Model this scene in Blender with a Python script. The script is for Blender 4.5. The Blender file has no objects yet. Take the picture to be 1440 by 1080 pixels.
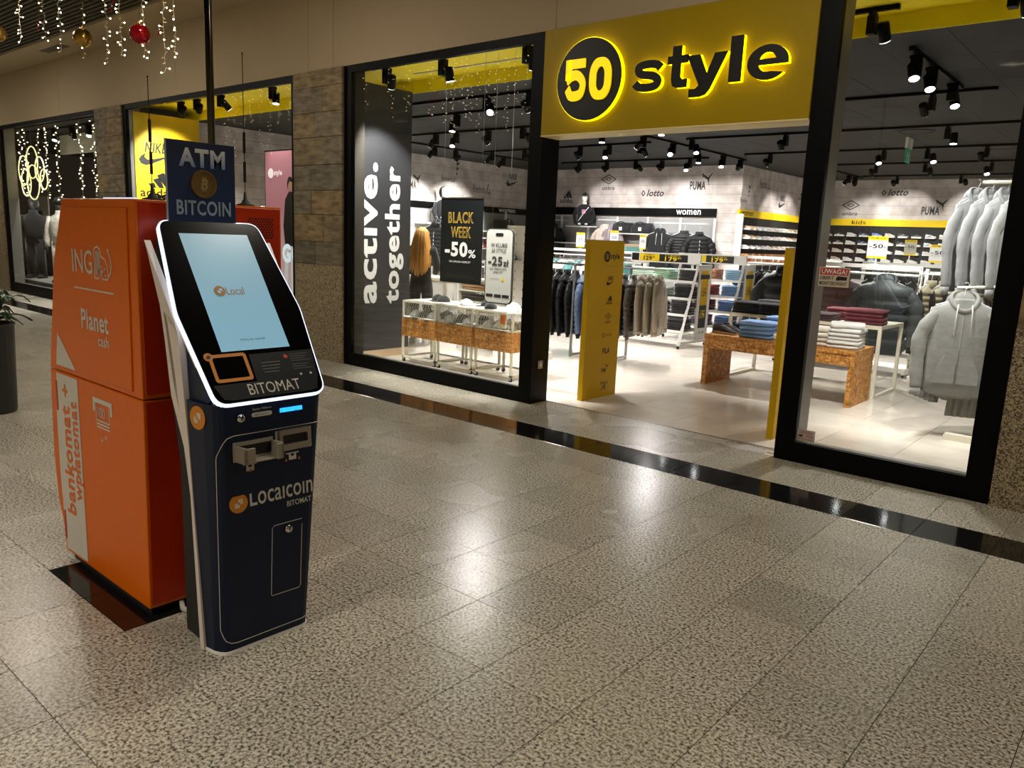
import bpy, bmesh, math, random
from mathutils import Vector, Matrix
random.seed(7)
sc = bpy.context.scene
COL = sc.collection
PI = math.pi
# ------------------------------------------------------------------ camera
CAMR = ((0.7570373, 0.6520646, 0.0413066), (0.1525152, -0.1148860, -0.9816009), (-0.6353217, 0.7494084, -0.1864227))
CAMC = Vector((1.38643, -4.80298, 1.60884))
FPX = 1093.38
cam = bpy.data.objects.new('camera', bpy.data.cameras.new('camera'))
COL.objects.link(cam)
r, d, f = CAMR
cam.matrix_world = Matrix(((r[0], -d[0], -f[0], CAMC.x), (r[1], -d[1], -f[1], CAMC.y), (r[2], -d[2], -f[2], CAMC.z), (0, 0, 0, 1)))
cam.data.sensor_width = 36
cam.data.lens = FPX / 1440 * 36
cam.data.clip_start = 0.05
sc.camera = cam
def proj(p):
    v = [sum(CAMR[i][k] * (p[k] - CAMC[k]) for k in range(3)) for i in range(3)]
    if v[2] < .1: return None
    return 720 + FPX * v[0] / v[2], 540 + FPX * v[1] / v[2], v[2]
# ------------------------------------------------------------------ world, exposure, mall lights
w = bpy.data.worlds.new('World'); sc.world = w; w.use_nodes = True
w.node_tree.nodes['Background'].inputs[0].default_value = (1.0, .86, .66, 1)
w.node_tree.nodes['Background'].inputs[1].default_value = .012
sc.view_settings.view_transform = 'Standard'
sc.view_settings.look = 'None'
sc.view_settings.exposure = 0.0
sc.view_settings.gamma = 1.0
sc.view_settings.use_curve_mapping = False
MALL_W, SPOT_W = 30.0, 400.0
def lamp(kind, name, parent, loc, energy, color, aim=(0, 0, -1), **kw):
    l = bpy.data.lights.new(name, kind); l.energy = energy; l.color = color
    for k, v in kw.items(): setattr(l, k, v)
    o = bpy.data.objects.new(name, l); COL.objects.link(o); o.parent = parent; o.location = loc
    o.rotation_euler = Vector(aim).to_track_quat('-Z', 'Y').to_euler()
    return o
# ------------------------------------------------------------------ materials
def lin(h):
    h = h.lstrip('#'); c = [int(h[i:i + 2], 16) / 255 for i in (0, 2, 4)]
    return tuple((x / 12.92 if x <= .04045 else ((x + .055) / 1.055) ** 2.4) for x in c) + (1,)
MC = {}
def nodes(name):
    m = bpy.data.materials.new(name); m.use_nodes = True; nt = m.node_tree
    return m, nt, nt.nodes['Principled BSDF'], nt.nodes.new, nt.links.new
def mat(name, col, rough=.5, metal=0, emit=0, noise=.06, ns=30, bump=0, spec=.5, coat=0, sheen=0):
    if name in MC: return MC[name]
    m, nt, b, N, L = nodes(name)
    c = lin(col)
    b.inputs['Roughness'].default_value = rough; b.inputs['Metallic'].default_value = metal
    b.inputs['Specular IOR Level'].default_value = spec; b.inputs['Coat Weight'].default_value = coat
    b.inputs['Sheen Weight'].default_value = sheen
    tc = N('ShaderNodeTexCoord'); t = N('ShaderNodeTexNoise'); t.inputs['Scale'].default_value = ns; t.inputs['Detail'].default_value = 4
    L(tc.outputs['Object'], t.inputs['Vector'])
    mx = N('ShaderNodeMix'); mx.data_type = 'RGBA'
    mx.inputs[6].default_value = tuple(x * (1 - noise) for x in c[:3]) + (1,)
    mx.inputs[7].default_value = tuple(min(1, x * (1 + noise)) for x in c[:3]) + (1,)
    L(t.outputs['Fac'], mx.inputs[0]); L(mx.outputs[2], b.inputs['Base Color'])
    if emit:
        L(mx.outputs[2], b.inputs['Emission Color']); b.inputs['Emission Strength'].default_value = emit
    if bump:
        bp = N('ShaderNodeBump'); bp.inputs['Strength'].default_value = bump; bp.inputs['Distance'].default_value = .01
        L(t.outputs['Fac'], bp.inputs['Height']); L(bp.outputs[0], b.inputs['Normal'])
    MC[name] = m
    return m
def ramp(nt, L, src, stops, interp='LINEAR'):
    n = nt.nodes.new('ShaderNodeValToRGB'); n.color_ramp.interpolation = interp
    e = n.color_ramp.elements
    while len(e) < len(stops): e.new(.5)
    for k, (p, c) in enumerate(stops): e[k].position = p; e[k].color = lin(c)
    L(src, n.inputs[0]); return n
def granite(name, stops, scale, rough, tilevar=.0):
    m, nt, b, N, L = nodes(name)
    g = N('ShaderNodeNewGeometry'); t = N('ShaderNodeTexNoise'); t.inputs['Scale'].default_value = scale
    t.inputs['Detail'].default_value = 3; t.inputs['Roughness'].default_value = .65
    L(g.outputs['Position'], t.inputs['Vector'])
    rp = ramp(nt, L, t.outputs['Fac'], stops)
    oi = N('ShaderNodeObjectInfo'); mr = N('ShaderNodeMapRange'); mr.inputs[3].default_value = 1 - tilevar; mr.inputs[4].default_value = 1 + tilevar * .4
    L(oi.outputs['Random'], mr.inputs[0])
    mx = N('ShaderNodeMix'); mx.data_type = 'RGBA'; mx.blend_type = 'MULTIPLY'; mx.inputs[0].default_value = 1
    L(rp.outputs[0], mx.inputs[6]); L(mr.outputs[0], mx.inputs[7]); L(mx.outputs[2], b.inputs['Base Color'])
    t2 = N('ShaderNodeTexNoise'); t2.inputs['Scale'].default_value = 1.3; L(g.outputs['Position'], t2.inputs['Vector'])
    m2 = N('ShaderNodeMapRange'); m2.inputs[3].default_value = rough * .75; m2.inputs[4].default_value = rough * 1.25
    L(t2.outputs['Fac'], m2.inputs[0]); L(m2.outputs[0], b.inputs['Roughness'])
    b.inputs['Specular IOR Level'].default_value = .5
    MC[name] = m; return m
granite('granite_floor', [(.34, '#34322d'), (.43, '#767165'), (.51, '#aca594'), (.63, '#cdc7b8')], 80, .27, .15)
granite('granite_wall', [(.38, '#2a251c'), (.46, '#72644b'), (.54, '#a8987a'), (.7, '#c4b595')], 95, .3, .06)
granite('black_granite', [(.3, '#0b0b0b'), (.7, '#191817')], 60, .09, .1)
granite('store_tile', [(.3, '#cfc6ba'), (.7, '#dbd3c8')], 3, .16, .04)
def osb():
    m, nt, b, N, L = nodes('osb_board')
    tc = N('ShaderNodeTexCoord'); outs = []
    for rot, sca in ((.25, (14, 60, 60)), (-.6, (60, 22, 26))):
        mp = N('ShaderNodeMapping'); mp.inputs['Rotation'].default_value = (rot, rot * .8, rot); mp.inputs['Scale'].default_value = sca
        v = N('ShaderNodeTexVoronoi'); v.inputs['Scale'].default_value = 1.0
        L(tc.outputs['Object'], mp.inputs[0]); L(mp.outputs[0], v.inputs['Vector']); outs.append(v)
    s = N('ShaderNodeSeparateColor'); L(outs[0].outputs['Color'], s.inputs[0])
    s2 = N('ShaderNodeSeparateColor'); L(outs[1].outputs['Color'], s2.inputs[0])
    ad = N('ShaderNodeMath'); ad.operation = 'MULTIPLY_ADD'; ad.inputs[1].default_value = .5
    ml = N('ShaderNodeMath'); ml.operation = 'MULTIPLY'; ml.inputs[1].default_value = .5
    L(s2.outputs[0], ml.inputs[0]); L(s.outputs[0], ad.inputs[0]); L(ml.outputs[0], ad.inputs[2])
    rp = ramp(nt, L, ad.outputs[0], [(.1, '#7d4f1e'), (.35, '#a86c2b'), (.6, '#c0863e'), (.9, '#d8a660')])
    L(rp.outputs[0], b.inputs['Base Color']); b.inputs['Roughness'].default_value = .55
    MC['osb'] = m
osb()
def concrete():
    m, nt, b, N, L = nodes('printed_concrete')
    g = N('ShaderNodeNewGeometry'); sp = N('ShaderNodeSeparateXYZ'); L(g.outputs['Position'], sp.inputs[0])
    ad = N('ShaderNodeMath'); L(sp.outputs[0], ad.inputs[0]); L(sp.outputs[1], ad.inputs[1])
    cb = N('ShaderNodeCombineXYZ'); L(ad.outputs[0], cb.inputs[0]); L(sp.outputs[2], cb.inputs[1])
    br = N('ShaderNodeTexBrick'); br.inputs['Scale'].default_value = 1; br.inputs['Mortar Size'].default_value = .004
    br.inputs['Brick Width'].default_value = 2.4; br.inputs['Row Height'].default_value = .21
    br.inputs['Color1'].default_value = lin('#dcd5d1'); br.inputs['Color2'].default_value = lin('#d4ccc8'); br.inputs['Mortar'].default_value = lin('#a39b97')
    L(cb.outputs[0], br.inputs['Vector'])
    t = N('ShaderNodeTexNoise'); t.inputs['Scale'].default_value = 3; t.inputs['Detail'].default_value = 8; L(g.outputs['Position'], t.inputs['Vector'])
    rp = ramp(nt, L, t.outputs['Fac'], [(.3, '#b0a8a4'), (.7, '#ffffff')])
    mx = N('ShaderNodeMix'); mx.data_type = 'RGBA'; mx.blend_type = 'MULTIPLY'; mx.inputs[0].default_value = .8
    L(br.outputs[0], mx.inputs[6]); L(rp.outputs[0], mx.inputs[7]); L(mx.outputs[2], b.inputs['Base Color'])
    b.inputs['Roughness'].default_value = .85; MC['concrete'] = m
concrete()
def slate():
    m, nt, b, N, L = nodes('slate_tile')
    oi = N('ShaderNodeObjectInfo'); g = N('ShaderNodeNewGeometry')
    rp = ramp(nt, L, oi.outputs['Random'], [(.0, '#746b58'), (.3, '#887c64'), (.55, '#998258'), (.8, '#797260'), (1, '#91836b')])
    mp = N('ShaderNodeMapping'); mp.inputs['Scale'].default_value = (3, 3, 9); L(g.outputs['Position'], mp.inputs[0])
    t = N('ShaderNodeTexNoise'); t.inputs['Scale'].default_value = 2.2; t.inputs['Detail'].default_value = 7; L(mp.outputs[0], t.inputs['Vector'])
    r2 = ramp(nt, L, t.outputs['Fac'], [(.3, '#8a8378'), (.7, '#ffffff')])
    mx = N('ShaderNodeMix'); mx.data_type = 'RGBA'; mx.blend_type = 'MULTIPLY'; mx.inputs[0].default_value = .85
    L(rp.outputs[0], mx.inputs[6]); L(r2.outputs[0], mx.inputs[7]); L(mx.outputs[2], b.inputs['Base Color'])
    bp = N('ShaderNodeBump'); bp.inputs['Strength'].default_value = .6; bp.inputs['Distance'].default_value = .01
    L(t.outputs['Fac'], bp.inputs['Height']); L(bp.outputs[0], b.inputs['Normal'])
    b.inputs['Roughness'].default_value = .7; MC['slate'] = m
slate()
def glassmat():
    m = bpy.data.materials.new('window_glass'); m.use_nodes = True; nt = m.node_tree; nt.nodes.clear()
    N, L = nt.nodes.new, nt.links.new
    o = N('ShaderNodeOutputMaterial'); mx = N('ShaderNodeMixShader'); t = N('ShaderNodeBsdfTransparent'); gl = N('ShaderNodeBsdfGlossy')
    t.inputs[0].default_value = (.97, .98, .97, 1); gl.inputs['Roughness'].default_value = .0
    lw = N('ShaderNodeLayerWeight'); lw.inputs[0].default_value = .5
    pw_ = N('ShaderNodeMath'); pw_.operation = 'POWER'; pw_.inputs[1].default_value = 4.5; L(lw.outputs['Facing'], pw_.inputs[0])
    fr = N('ShaderNodeMath'); fr.operation = 'MULTIPLY_ADD'; fr.inputs[1].default_value = .22; fr.inputs[2].default_value = .03; L(pw_.outputs[0], fr.inputs[0])
    L(fr.outputs[0], mx.inputs[0]); L(t.outputs[0], mx.inputs[1]); L(gl.outputs[0], mx.inputs[2]); L(mx.outputs[0], o.inputs[0])
    MC['glass'] = m
glassmat()
def gradient(name, c0, c1, axis, lo, hi, emit=0, rough=.4):
    m, nt, b, N, L = nodes(name)
    tc = N('ShaderNodeTexCoord'); sp = N('ShaderNodeSeparateXYZ'); L(tc.outputs['Object'], sp.inputs[0])
    mr = N('ShaderNodeMapRange'); mr.inputs[1].default_value = lo; mr.inputs[2].default_value = hi; L(sp.outputs[axis], mr.inputs[0])
    rp = ramp(nt, L, mr.outputs[0], [(0, c0), (1, c1)]); L(rp.outputs[0], b.inputs['Base Color']); b.inputs['Roughness'].default_value = rough
    if emit: L(rp.outputs[0], b.inputs['Emission Color']); b.inputs['Emission Strength'].default_value = emit
    MC[name] = m; return m
BLACK = mat('black_frame', '#020202', .5, spec=.12); DARK = mat('dark_panel', '#2c2d30', .5); WHITE = mat('white_paint', '#e9e7e2', .4)
YEL = mat('yellow_panel', '#9c8200', .5, spec=.2); YELT = mat('yellow_totem', '#c9a106', .5, spec=.3); YELC = mat('yellow_ceiling', '#ffe90a', .6); YELB = mat('bright_yellow_print', '#f2cf0c', .45)
BEIGE = mat('beige_plaster', '#a8977a', .8, ns=2); CEILD = mat('dark_ceiling_panel', '#191919', .8, ns=4, noise=.18)
INK = mat('black_print', '#0a0a0a', .5); WPRINT = mat('white_print', '#e8e8e6', .5); METAL = mat('brushed_steel', '#a5a5a2', .3, 1)
CREAM = mat('cream_metal', '#dcd8c6', .4); GREYM = mat('grey_aluminium', '#77756f', .4, .3); CHROME = mat('chrome', '#c8c8c8', .12, 1)
RUBBER = mat('black_rubber', '#101010', .6); GREYLOGO = mat('charcoal_print', '#353233', .7); ORANGE = mat('orange_metal', '#d46400', .34, spec=.25)
RED = mat('red_orange_metal', '#b02c04', .34, spec=.3); NAVY = mat('navy_metal', '#0a1730', .36, spec=.25); PALE = mat('pale_sticker', '#c6c2b6', .5)
LENS = mat('lamp_lens', '#fbfdff', .3, emit=22); BULB = mat('warm_bulb', '#ffe9bd', .3, emit=20); PLASTICW = mat('translucent_hanger', '#c9cbcd', .3)
# ------------------------------------------------------------------ mesh builder
def rr(w, h, r, n=5, cx=0, cy=0):
    p = []
    for sx, sy, a in ((1, 1, 0), (-1, 1, 90), (-1, -1, 180), (1, -1, 270)):
        for k in range(n + 1):
            t = math.radians(a + 90 * k / n); p.append((cx + sx * (w / 2 - r) + r * math.cos(t), cy + sy * (h / 2 - r) + r * math.sin(t)))
    return p
def circ(rad, n=24, cx=0, cy=0): return [(cx + rad * math.cos(2 * PI * i / n), cy + rad * math.sin(2 * PI * i / n)) for i in range(n)]
class MB:
    def __init__(s): s.v = []; s.f = []
    def add(s, v, f):
        k = len(s.v); s.v += [tuple(x) for x in v]; s.f += [tuple(i + k for i in q) for q in f]; return s
    def box(s, x0, y0, z0, x1, y1, z1, M=None):
        v = [Vector((x, y, z)) for z in (z0, z1) for y in (y0, y1) for x in (x0, x1)]
        if M: v = [M @ p for p in v]
        return s.add(v, [(0, 2, 3, 1), (4, 5, 7, 6), (0, 1, 5, 4), (2, 6, 7, 3), (0, 4, 6, 2), (1, 3, 7, 5)])
    def prism(s, pts, h, M=None):
        n = len(pts); v = [Vector((p[0], p[1], 0)) for p in pts] + [Vector((p[0], p[1], h)) for p in pts]
        if M: v = [M @ p for p in v]
        return s.add(v, [tuple(range(n - 1, -1, -1)), tuple(range(n, 2 * n))] + [(i, (i + 1) % n, n + (i + 1) % n, n + i) for i in range(n)])
    def flat(s, pts, M=None):
        v = [Vector((p[0], p[1], 0)) for p in pts]
        if M: v = [M @ p for p in v]
        return s.add(v, [tuple(range(len(pts)))])
    def loft(s, rings, c0=True, c1=True):
        n = len(rings[0]); v = [p for q in rings for p in q]; f = []
        for k in range(len(rings) - 1):
            for i in range(n): f.append((k * n + i, k * n + (i + 1) % n, (k + 1) * n + (i + 1) % n, (k + 1) * n + i))
        if c0: f.append(tuple(range(n - 1, -1, -1)))
        if c1: f.append(tuple((len(rings) - 1) * n + i for i in range(n)))
        return s.add(v, f)
    def tube(s, path, rad, n=6, sx=1):
        path = [Vector(p) for p in path]; R = rad if isinstance(rad, (list, tuple)) else [rad] * len(path); rings = []; up = None
        for k, p in enumerate(path):
            t = (path[min(k + 1, len(path) - 1)] - path[max(k - 1, 0)]).normalized()
            a = t.cross(Vector((0, 0, 1)) if abs(t.z) < .95 else Vector((0, 1, 0))).normalized() if up is None else (up - t * up.dot(t)).normalized()
            up = a; b = t.cross(a).normalized()
            rings.append([p + R[k] * (math.cos(2 * PI * i / n) * a * sx + math.sin(2 * PI * i / n) * b) for i in range(n)])
        return s.loft(rings)
    def lathe(s, prof, n=16, M=None):
        rings = [[Vector((r * math.cos(2 * PI * i / n), r * math.sin(2 * PI * i / n), z)) for i in range(n)] for r, z in prof]
        if M: rings = [[M @ p for p in q] for q in rings]
        return s.loft(rings + [rings[0]], False, False) if prof[0][0] > .001 and prof[-1][0] > .001 else s.loft(rings)
    def ell(s, c, r, n=12, m=8, t0=-1.0, t1=1.0):
        rings = []
        for k in range(m + 1):
            a = (t0 + (t1 - t0) * k / m) * PI / 2; cr = max(math.cos(a), .02)
            rings.append([(c[0] + r[0] * cr * math.cos(2 * PI * i / n), c[1] + r[1] * cr * math.sin(2 * PI * i / n), c[2] + r[2] * math.sin(a)) for i in range(n)])
        return s.loft(rings)
    def text(s, body, x0, y0, x1, y1, bold=0, M=None, shear=0, ext=0):
        v, f = tgeo(body, bold, shear, ext)
        a0 = min(p[0] for p in v); a1 = max(p[0] for p in v); b0 = min(p[1] for p in v); b1 = max(p[1] for p in v)
        w = [Vector((x0 + (p[0] - a0) / (a1 - a0) * (x1 - x0), y0 + (p[1] - b0) / (b1 - b0) * (y1 - y0), p[2] * (.5 if ext else 0) + (ext / 2 if ext else 0))) for p in v]
        if M: w = [M @ p for p in w]
        return s.add(w, f)
    def mesh(s, name, m, smooth=False, bevel=0, seg=2):
        me = bpy.data.meshes.new(name); me.from_pydata(s.v, [], s.f)
        if bevel:
            bm = bmesh.new(); bm.from_mesh(me); bmesh.ops.recalc_face_normals(bm, faces=bm.faces)
            ed = [e for e in bm.edges if len(e.link_faces) == 2 and e.calc_face_angle(0) > .5]
            bmesh.ops.bevel(bm, geom=ed, offset=bevel, segments=seg, affect='EDGES', profile=.5)
            bm.to_mesh(me); bm.free()
        if m: me.materials.append(m)
        if smooth: me.polygons.foreach_set('use_smooth', [True] * len(me.polygons))
        me.update(); return me
    def build(s, name, m, parent=None, loc=(0, 0, 0), smooth=False, bevel=0, seg=2, rot=None):
        return link(name, s.mesh(name, m, smooth, bevel, seg), parent, loc, rot)
def cat_rom(P, n=6):
    out = []
    for k in range(len(P) - 1):
        a, b, c, d_ = [Vector(P[min(max(k + j, 0), len(P) - 1)]) for j in (-1, 0, 1, 2)]
        for j in range(n):
            s = j / n; out.append(.5 * ((2 * b) + (c - a) * s + (2 * a - 5 * b + 4 * c - d_) * s * s + (3 * b - a - 3 * c + d_) * s ** 3))
    return out + [Vector(P[-1])]
def stroke(P, th):
    L_, R_ = [], []
    for k, p in enumerate(P):
        t = (P[min(k + 1, len(P) - 1)] - P[max(k - 1, 0)]).normalized(); nn = Vector((-t.y, t.x)) * th / 2; L_.append(p + nn); R_.append(p - nn)
    return [tuple(p) for p in L_ + R_[::-1]]
def earc(rx, ry, a0, a1, n=28): return [(.5 + rx * math.cos(math.radians(a0 + (a1 - a0) * k / n)), .5 + ry * math.sin(math.radians(a0 + (a1 - a0) * k / n))) for k in range(n + 1)]
GLY = {'l': [[(0, 0), (1, 0), (1, 1), (0, 1)]], 't': [[(0, .58), (.22, .58), (.22, .2), (.3, .05), (.5, 0), (1, .0), (1, .2), (.75, .2), (.66, .26), (.66, .58), (1, .58), (1, .77), (.66, .77), (.66, 1), (.22, 1), (.22, .77), (0, .77)]],
       'y': [[(0, 1), (.33, 1), (.52, .55), (.69, 1), (1, 1), (.62, .16), (.52, .04), (.38, 0), (.1, 0), (.1, .2), (.26, .2), (.34, .28)]],
       'e': [[(.995, .43)] + earc(.5, .5, -4, 322) + earc(.22, .27, 305, 196)[4:] + [(.285, .43)], earc(.21, .28, 22, 158, 14) + [(.3, .6)]],
       's': [stroke(cat_rom([(.93, .72), (.78, .83), (.5, .87), (.2, .82), (.16, .68), (.3, .56), (.68, .48), (.84, .34), (.78, .18), (.5, .13), (.2, .17), (.05, .3)]), .26)],
       '0': [rr(1, 1, .42, 7, .5, .5), rr(.42, .58, .2, 6, .5, .5)[::-1]], '5': [stroke([Vector((.95, .89)), Vector((.14, .89))], .22)[:4], stroke([Vector((.14, 1)), Vector((.14, .5))], .28)[:4], stroke(cat_rom([(.06, .5), (.3, .6), (.6, .6), (.84, .45), (.86, .3), (.76, .15), (.5, .1), (.25, .13), (.1, .3)]), .24)]}
def glyph(ch, ext):
    c = bpy.data.curves.new('g', 'CURVE'); c.dimensions = '2D'; c.fill_mode = 'BOTH'; c.extrude = ext / 2
    V, F = [], []
    groups = [[q] for q in GLY[ch]] if ch == '5' else [GLY[ch]]
    for grp in groups:
        c = bpy.data.curves.new('g', 'CURVE'); c.dimensions = '2D'; c.fill_mode = 'BOTH'; c.extrude = ext / 2
        for pts in grp:
            s = c.splines.new('POLY'); s.points.add(len(pts) - 1); s.use_cyclic_u = True
            for q, p in zip(s.points, pts): q.co = (p[0], p[1], 0, 1)
        o = bpy.data.objects.new('g', c); me = bpy.data.meshes.new_from_object(o); k = len(V)
        V += [tuple(p.co) for p in me.vertices]; F += [tuple(i + k for i in p.vertices) for p in me.polygons]; bpy.data.objects.remove(o); bpy.data.meshes.remove(me)
    return V, F
_tg = {}
def tgeo(body, bold, shear, ext):
    k = (body, bold, shear, ext)
    if k not in _tg:
        c = bpy.data.curves.new('t', 'FONT'); c.body = body; c.size = 1; c.offset = bold; c.shear = shear; c.extrude = ext; c.resolution_u = 3
        c.space_line = .8; c.space_character = 1 + bold * 3
        o = bpy.data.objects.new('t', c); me = bpy.data.meshes.new_from_object(o)
        _tg[k] = ([tuple(p.co) for p in me.vertices], [tuple(p.vertices) for p in me.polygons])
        bpy.data.objects.remove(o); bpy.data.meshes.remove(me)
    return _tg[k]
def link(name, data, parent=None, loc=(0, 0, 0), rot=None, m=None, scale=None):
    o = bpy.data.objects.new(name, data); COL.objects.link(o); o.parent = parent; o.location = loc
    if rot is not None: o.rotation_euler = rot
    if scale is not None: o.scale = scale
    if m: o.material_slots[0].link = 'OBJECT'; o.material_slots[0].material = m
    return o
def tag(o, label, cat, group=None):
    o['label'] = label; o['category'] = cat
    if group: o['group'] = group
    return o
def thing(name, label, cat, loc=(0, 0, 0), rz=0, group=None, scale=None):
    o = link(name, None, None, loc, (0, 0, rz), scale=scale); o.empty_display_size = .1
    return tag(o, label, cat, group)
def struct(o): o['kind'] = 'structure'; return o
def stuff(o): o['kind'] = 'stuff'; return o
def Bx(name, m, parent, x0, y0, z0, x1, y1, z1, bevel=0, seg=1): return MB().box(x0, y0, z0, x1, y1, z1).build(name, m, parent, bevel=bevel, seg=seg)
FY = Matrix.Rotation(PI / 2, 4, 'X')                      # drawing plane facing -y
FX = Matrix.Rotation(PI / 2, 4, 'Z') @ Matrix.Rotation(PI / 2, 4, 'X')   # facing +x
def at(x, y, z, R=None): return Matrix.Translation((x, y, z)) @ (R if R else Matrix())
ORD = ['first', 'second', 'third', 'fourth', 'fifth', 'sixth', 'seventh', 'eighth', 'ninth', 'tenth', 'eleventh', 'twelfth', 'thirteenth', 'fourteenth', 'fifteenth', 'sixteenth', 'seventeenth', 'eighteenth']
# ------------------------------------------------------------------ brand marks (flat prints, drawn in a box of width 1, centred)
def logo(kind, M, mb=None):
    b = mb or MB()
    def S(*p): b.flat(p, M)
    def T(s, x0, y0, x1, y1, bold=.02, shear=0): b.text(s, x0, y0, x1, y1, bold, M, shear)
    if kind == 'nike':
        S((-.5, -.22), (-.44, -.33), (-.3, -.37), (-.1, -.31), (.5, -.03), (-.05, -.17), (-.25, -.2), (-.33, -.13), (-.29, -.02), (-.42, -.1))
        T('NIKE', -.32, .0, .36, .3, .03, .25)
    elif kind == 'adidas':
        for k, (x, h) in enumerate(((-.3, .14), (-.06, .3), (.16, .46))):
            S((x + .13, -.14), (x + .28, -.14), (x + .28 - h * .5 + .02, -.14 + h), (x + .13 - h * .62, -.14 + h * .78))
        T('adidas', -.5, -.42, .5, -.16, .015)
    elif kind == 'umbro':
        for q, u in ((1, .8), (.42, .26)):
            o = [(-.5 * q, .14), (0, .14 + .27 * q), (.5 * q, .14), (0, .14 - .27 * q)]; i = [(-.5 * u, .14), (0, .14 + .27 * u), (.5 * u, .14), (0, .14 - .27 * u)]
            for k in range(4): S(o[k], i[k], i[(k + 1) % 4], o[(k + 1) % 4])
        T('umbro', -.4, -.42, .4, -.2, .02)
    elif kind == 'puma':
        T('PUMA', -.5, -.35, .22, .0, .03)
        S((.0, .26), (.05, .31), (.1, .27), (.2, .2), (.3, .15), (.48, .33), (.5, .32), (.36, .1), (.345, -.1), (.38, -.15), (.34, -.16), (.31, -.02), (.26, .07), (.18, .1), (.12, .17), (.06, .14), (.03, .16), (.07, .21))
    elif kind == 'reebok':
        T('Reebok', -.5, -.14, .18, .16, .0)
        for q in (((.24, -.14), (.29, -.14), (.4, .22), (.37, .26)), ((.33, -.14), (.5, -.14), (.43, .08), (.41, .0), (.44, -.09), (.36, -.09))): S(*q)
    elif kind == 'lotto':
        for s_ in (-1, 1):
            S((-.41, .13 * s_), (-.5, 0), (-.45, 0), (-.41, .07 * s_)); S((-.41, .13 * s_), (-.41, .07 * s_), (-.36, 0), (-.31, 0))
        T('lotto', -.25, -.12, .5, .14, .03, .3)
    elif kind == 'feewear':
        T('feewear', -.5, -.34, .3, -.1, .0)
        for k in range(3): S((.3, -.1 + .19 * k), (.3, .06 + .19 * k), (.38 + .06 * k, .0 + .19 * k))
    elif kind == 'fila': T('FILA', -.5, -.22, .5, .22, .04)
    elif kind == 'champion':
        T('Champion', -.25, -.12, .5, .12, .0, .4)
        o = circ(.13, 16, -.37, 0); i = circ(.08, 16, -.37, 0)
        for k in range(2, 15): S(o[k % 16], o[(k + 1) % 16], i[(k + 1) % 16], i[k % 16])
    elif kind == 'reebokv':
        T('Reebok', -.5, .06, .5, .32, .01)
        S((-.42, -.4), (-.3, -.4), (.02, -.12), (.36, 0), (-.02, -.02)); S((.02, -.22), (.12, -.4), (.24, -.4), (.14, -.18), (.4, -.05), (.1, -.13))
    elif kind == 'fifty':
        o = circ(.2, 24, -.3, 0); 
        for k in range(24): S(o[k], o[(k + 1) % 24], (-.3, 0))
        T('style', -.07, -.15, .5, .13, .03)
    return b
def coinmark(R, M, mcol, mwhite, parent, nm):
    o = MB().prism(circ(R, 28), .002, M).build(nm, mcol, parent)
    b = MB(); s = R * .36
    for dx, dy in ((-1, -1), (1, 1)):
        cx, cy = dx * s * .52, dy * s * .52
        pts = [(cx - s * .72, cy - s * .72), (cx + s * .72, cy - s * .72), (cx + s * .72, cy + s * .72), (cx - s * .72, cy + s * .72)]
        k = pts.index((cx - dx * s * .72, cy - dy * s * .72))
        inner = (cx - dx * s * .2, cy - dy * s * .2)
        q = pts[k - 1], (pts[k - 1][0] if abs(pts[k - 1][0] - pts[k][0]) < 1e-6 else inner[0], 0)
        a, c = pts[(k + 1) % 4], pts[(k - 1) % 4]
        far = pts[(k + 2) % 4]
        if abs(a[1] - pts[k][1]) < 1e-6: ia, ic = (inner[0], a[1]), (c[0], inner[1])
        else: ia, ic = (a[0], inner[1]), (inner[0], c[1])
        b.flat([inner, ia, a, far, c, ic], M @ Matrix.Translation((0, 0, .003)))
    b.build('emblem', mwhite, o)
    return o
# ================================================================== SETTING
YF = 1.006
def inframe(c, m=60):
    q = proj(c); return q and -m < q[0] < 1440 + m and -m < q[1] < 1080 + m and q
def tiles(parent, cells, matof, nmax=300, gp=.0028):
    base = {}; rest = {}
    def key(c): return (round(c[2] - c[0], 3), round(c[3] - c[1], 3))
    vis = []
    for c in cells:
        q = inframe(((c[0] + c[2]) / 2, (c[1] + c[3]) / 2, 0), 120)
        m = matof(c)
        if not q: rest.setdefault(m, MB()).box(c[0] + .0012, c[1] + .0012, -.02, c[2] - .0012, c[3] - .0012, 0); continue
        vis.append(((c[2] - c[0]) * (c[3] - c[1]) / q[2] ** 3, c, m))
    vis.sort(key=lambda t: -t[0])
    for k, (a, c, m) in enumerate(vis):
        if k < nmax:
            kk = (key(c), m)
            if kk not in base:
                hw, hd = (c[2] - c[0]) / 2 - .0013, (c[3] - c[1]) / 2 - .0013
                base[kk] = MB().box(-hw, -hd, -.02, hw, hd, 0).mesh('tile', MC[m], bevel=.0008, seg=1)
            link('tile', base[kk], parent, ((c[0] + c[2]) / 2, (c[1] + c[3]) / 2, 0))
        else: rest.setdefault(m, MB()).box(c[0] + gp, c[1] + gp, -.02, c[2] - .0013, c[3] - .0013, 0)
    for m, b in rest.items(): stuff(b.build('outer_tiles', MC[m], parent))
GROUT = mat('dark_grout', '#201d17', .8)
fl = struct(Bx('floor', GROUT, None, -24, -10, -.06, 6, 1.256, -.004))
T = .4
rows = [(j * T, (j + 1) * T) for j in range(-25, 0)] + [(0, .368), (.368, YF), (YF, 1.256)]
cells = [(i * T, a, (i + 1) * T, b) for i in range(-60, 15) for a, b in rows]
tiles(fl, cells, lambda c: 'black_granite' if (abs(c[1]) < .01 or (-3.61 < c[1] < -3.59 and c[0] in (-6 * T, -5 * T, -7 * T, -8 * T) and c[0] > -2.5)) else 'granite_floor')
SG = mat('store_grout', '#3f372e', .8)
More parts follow.
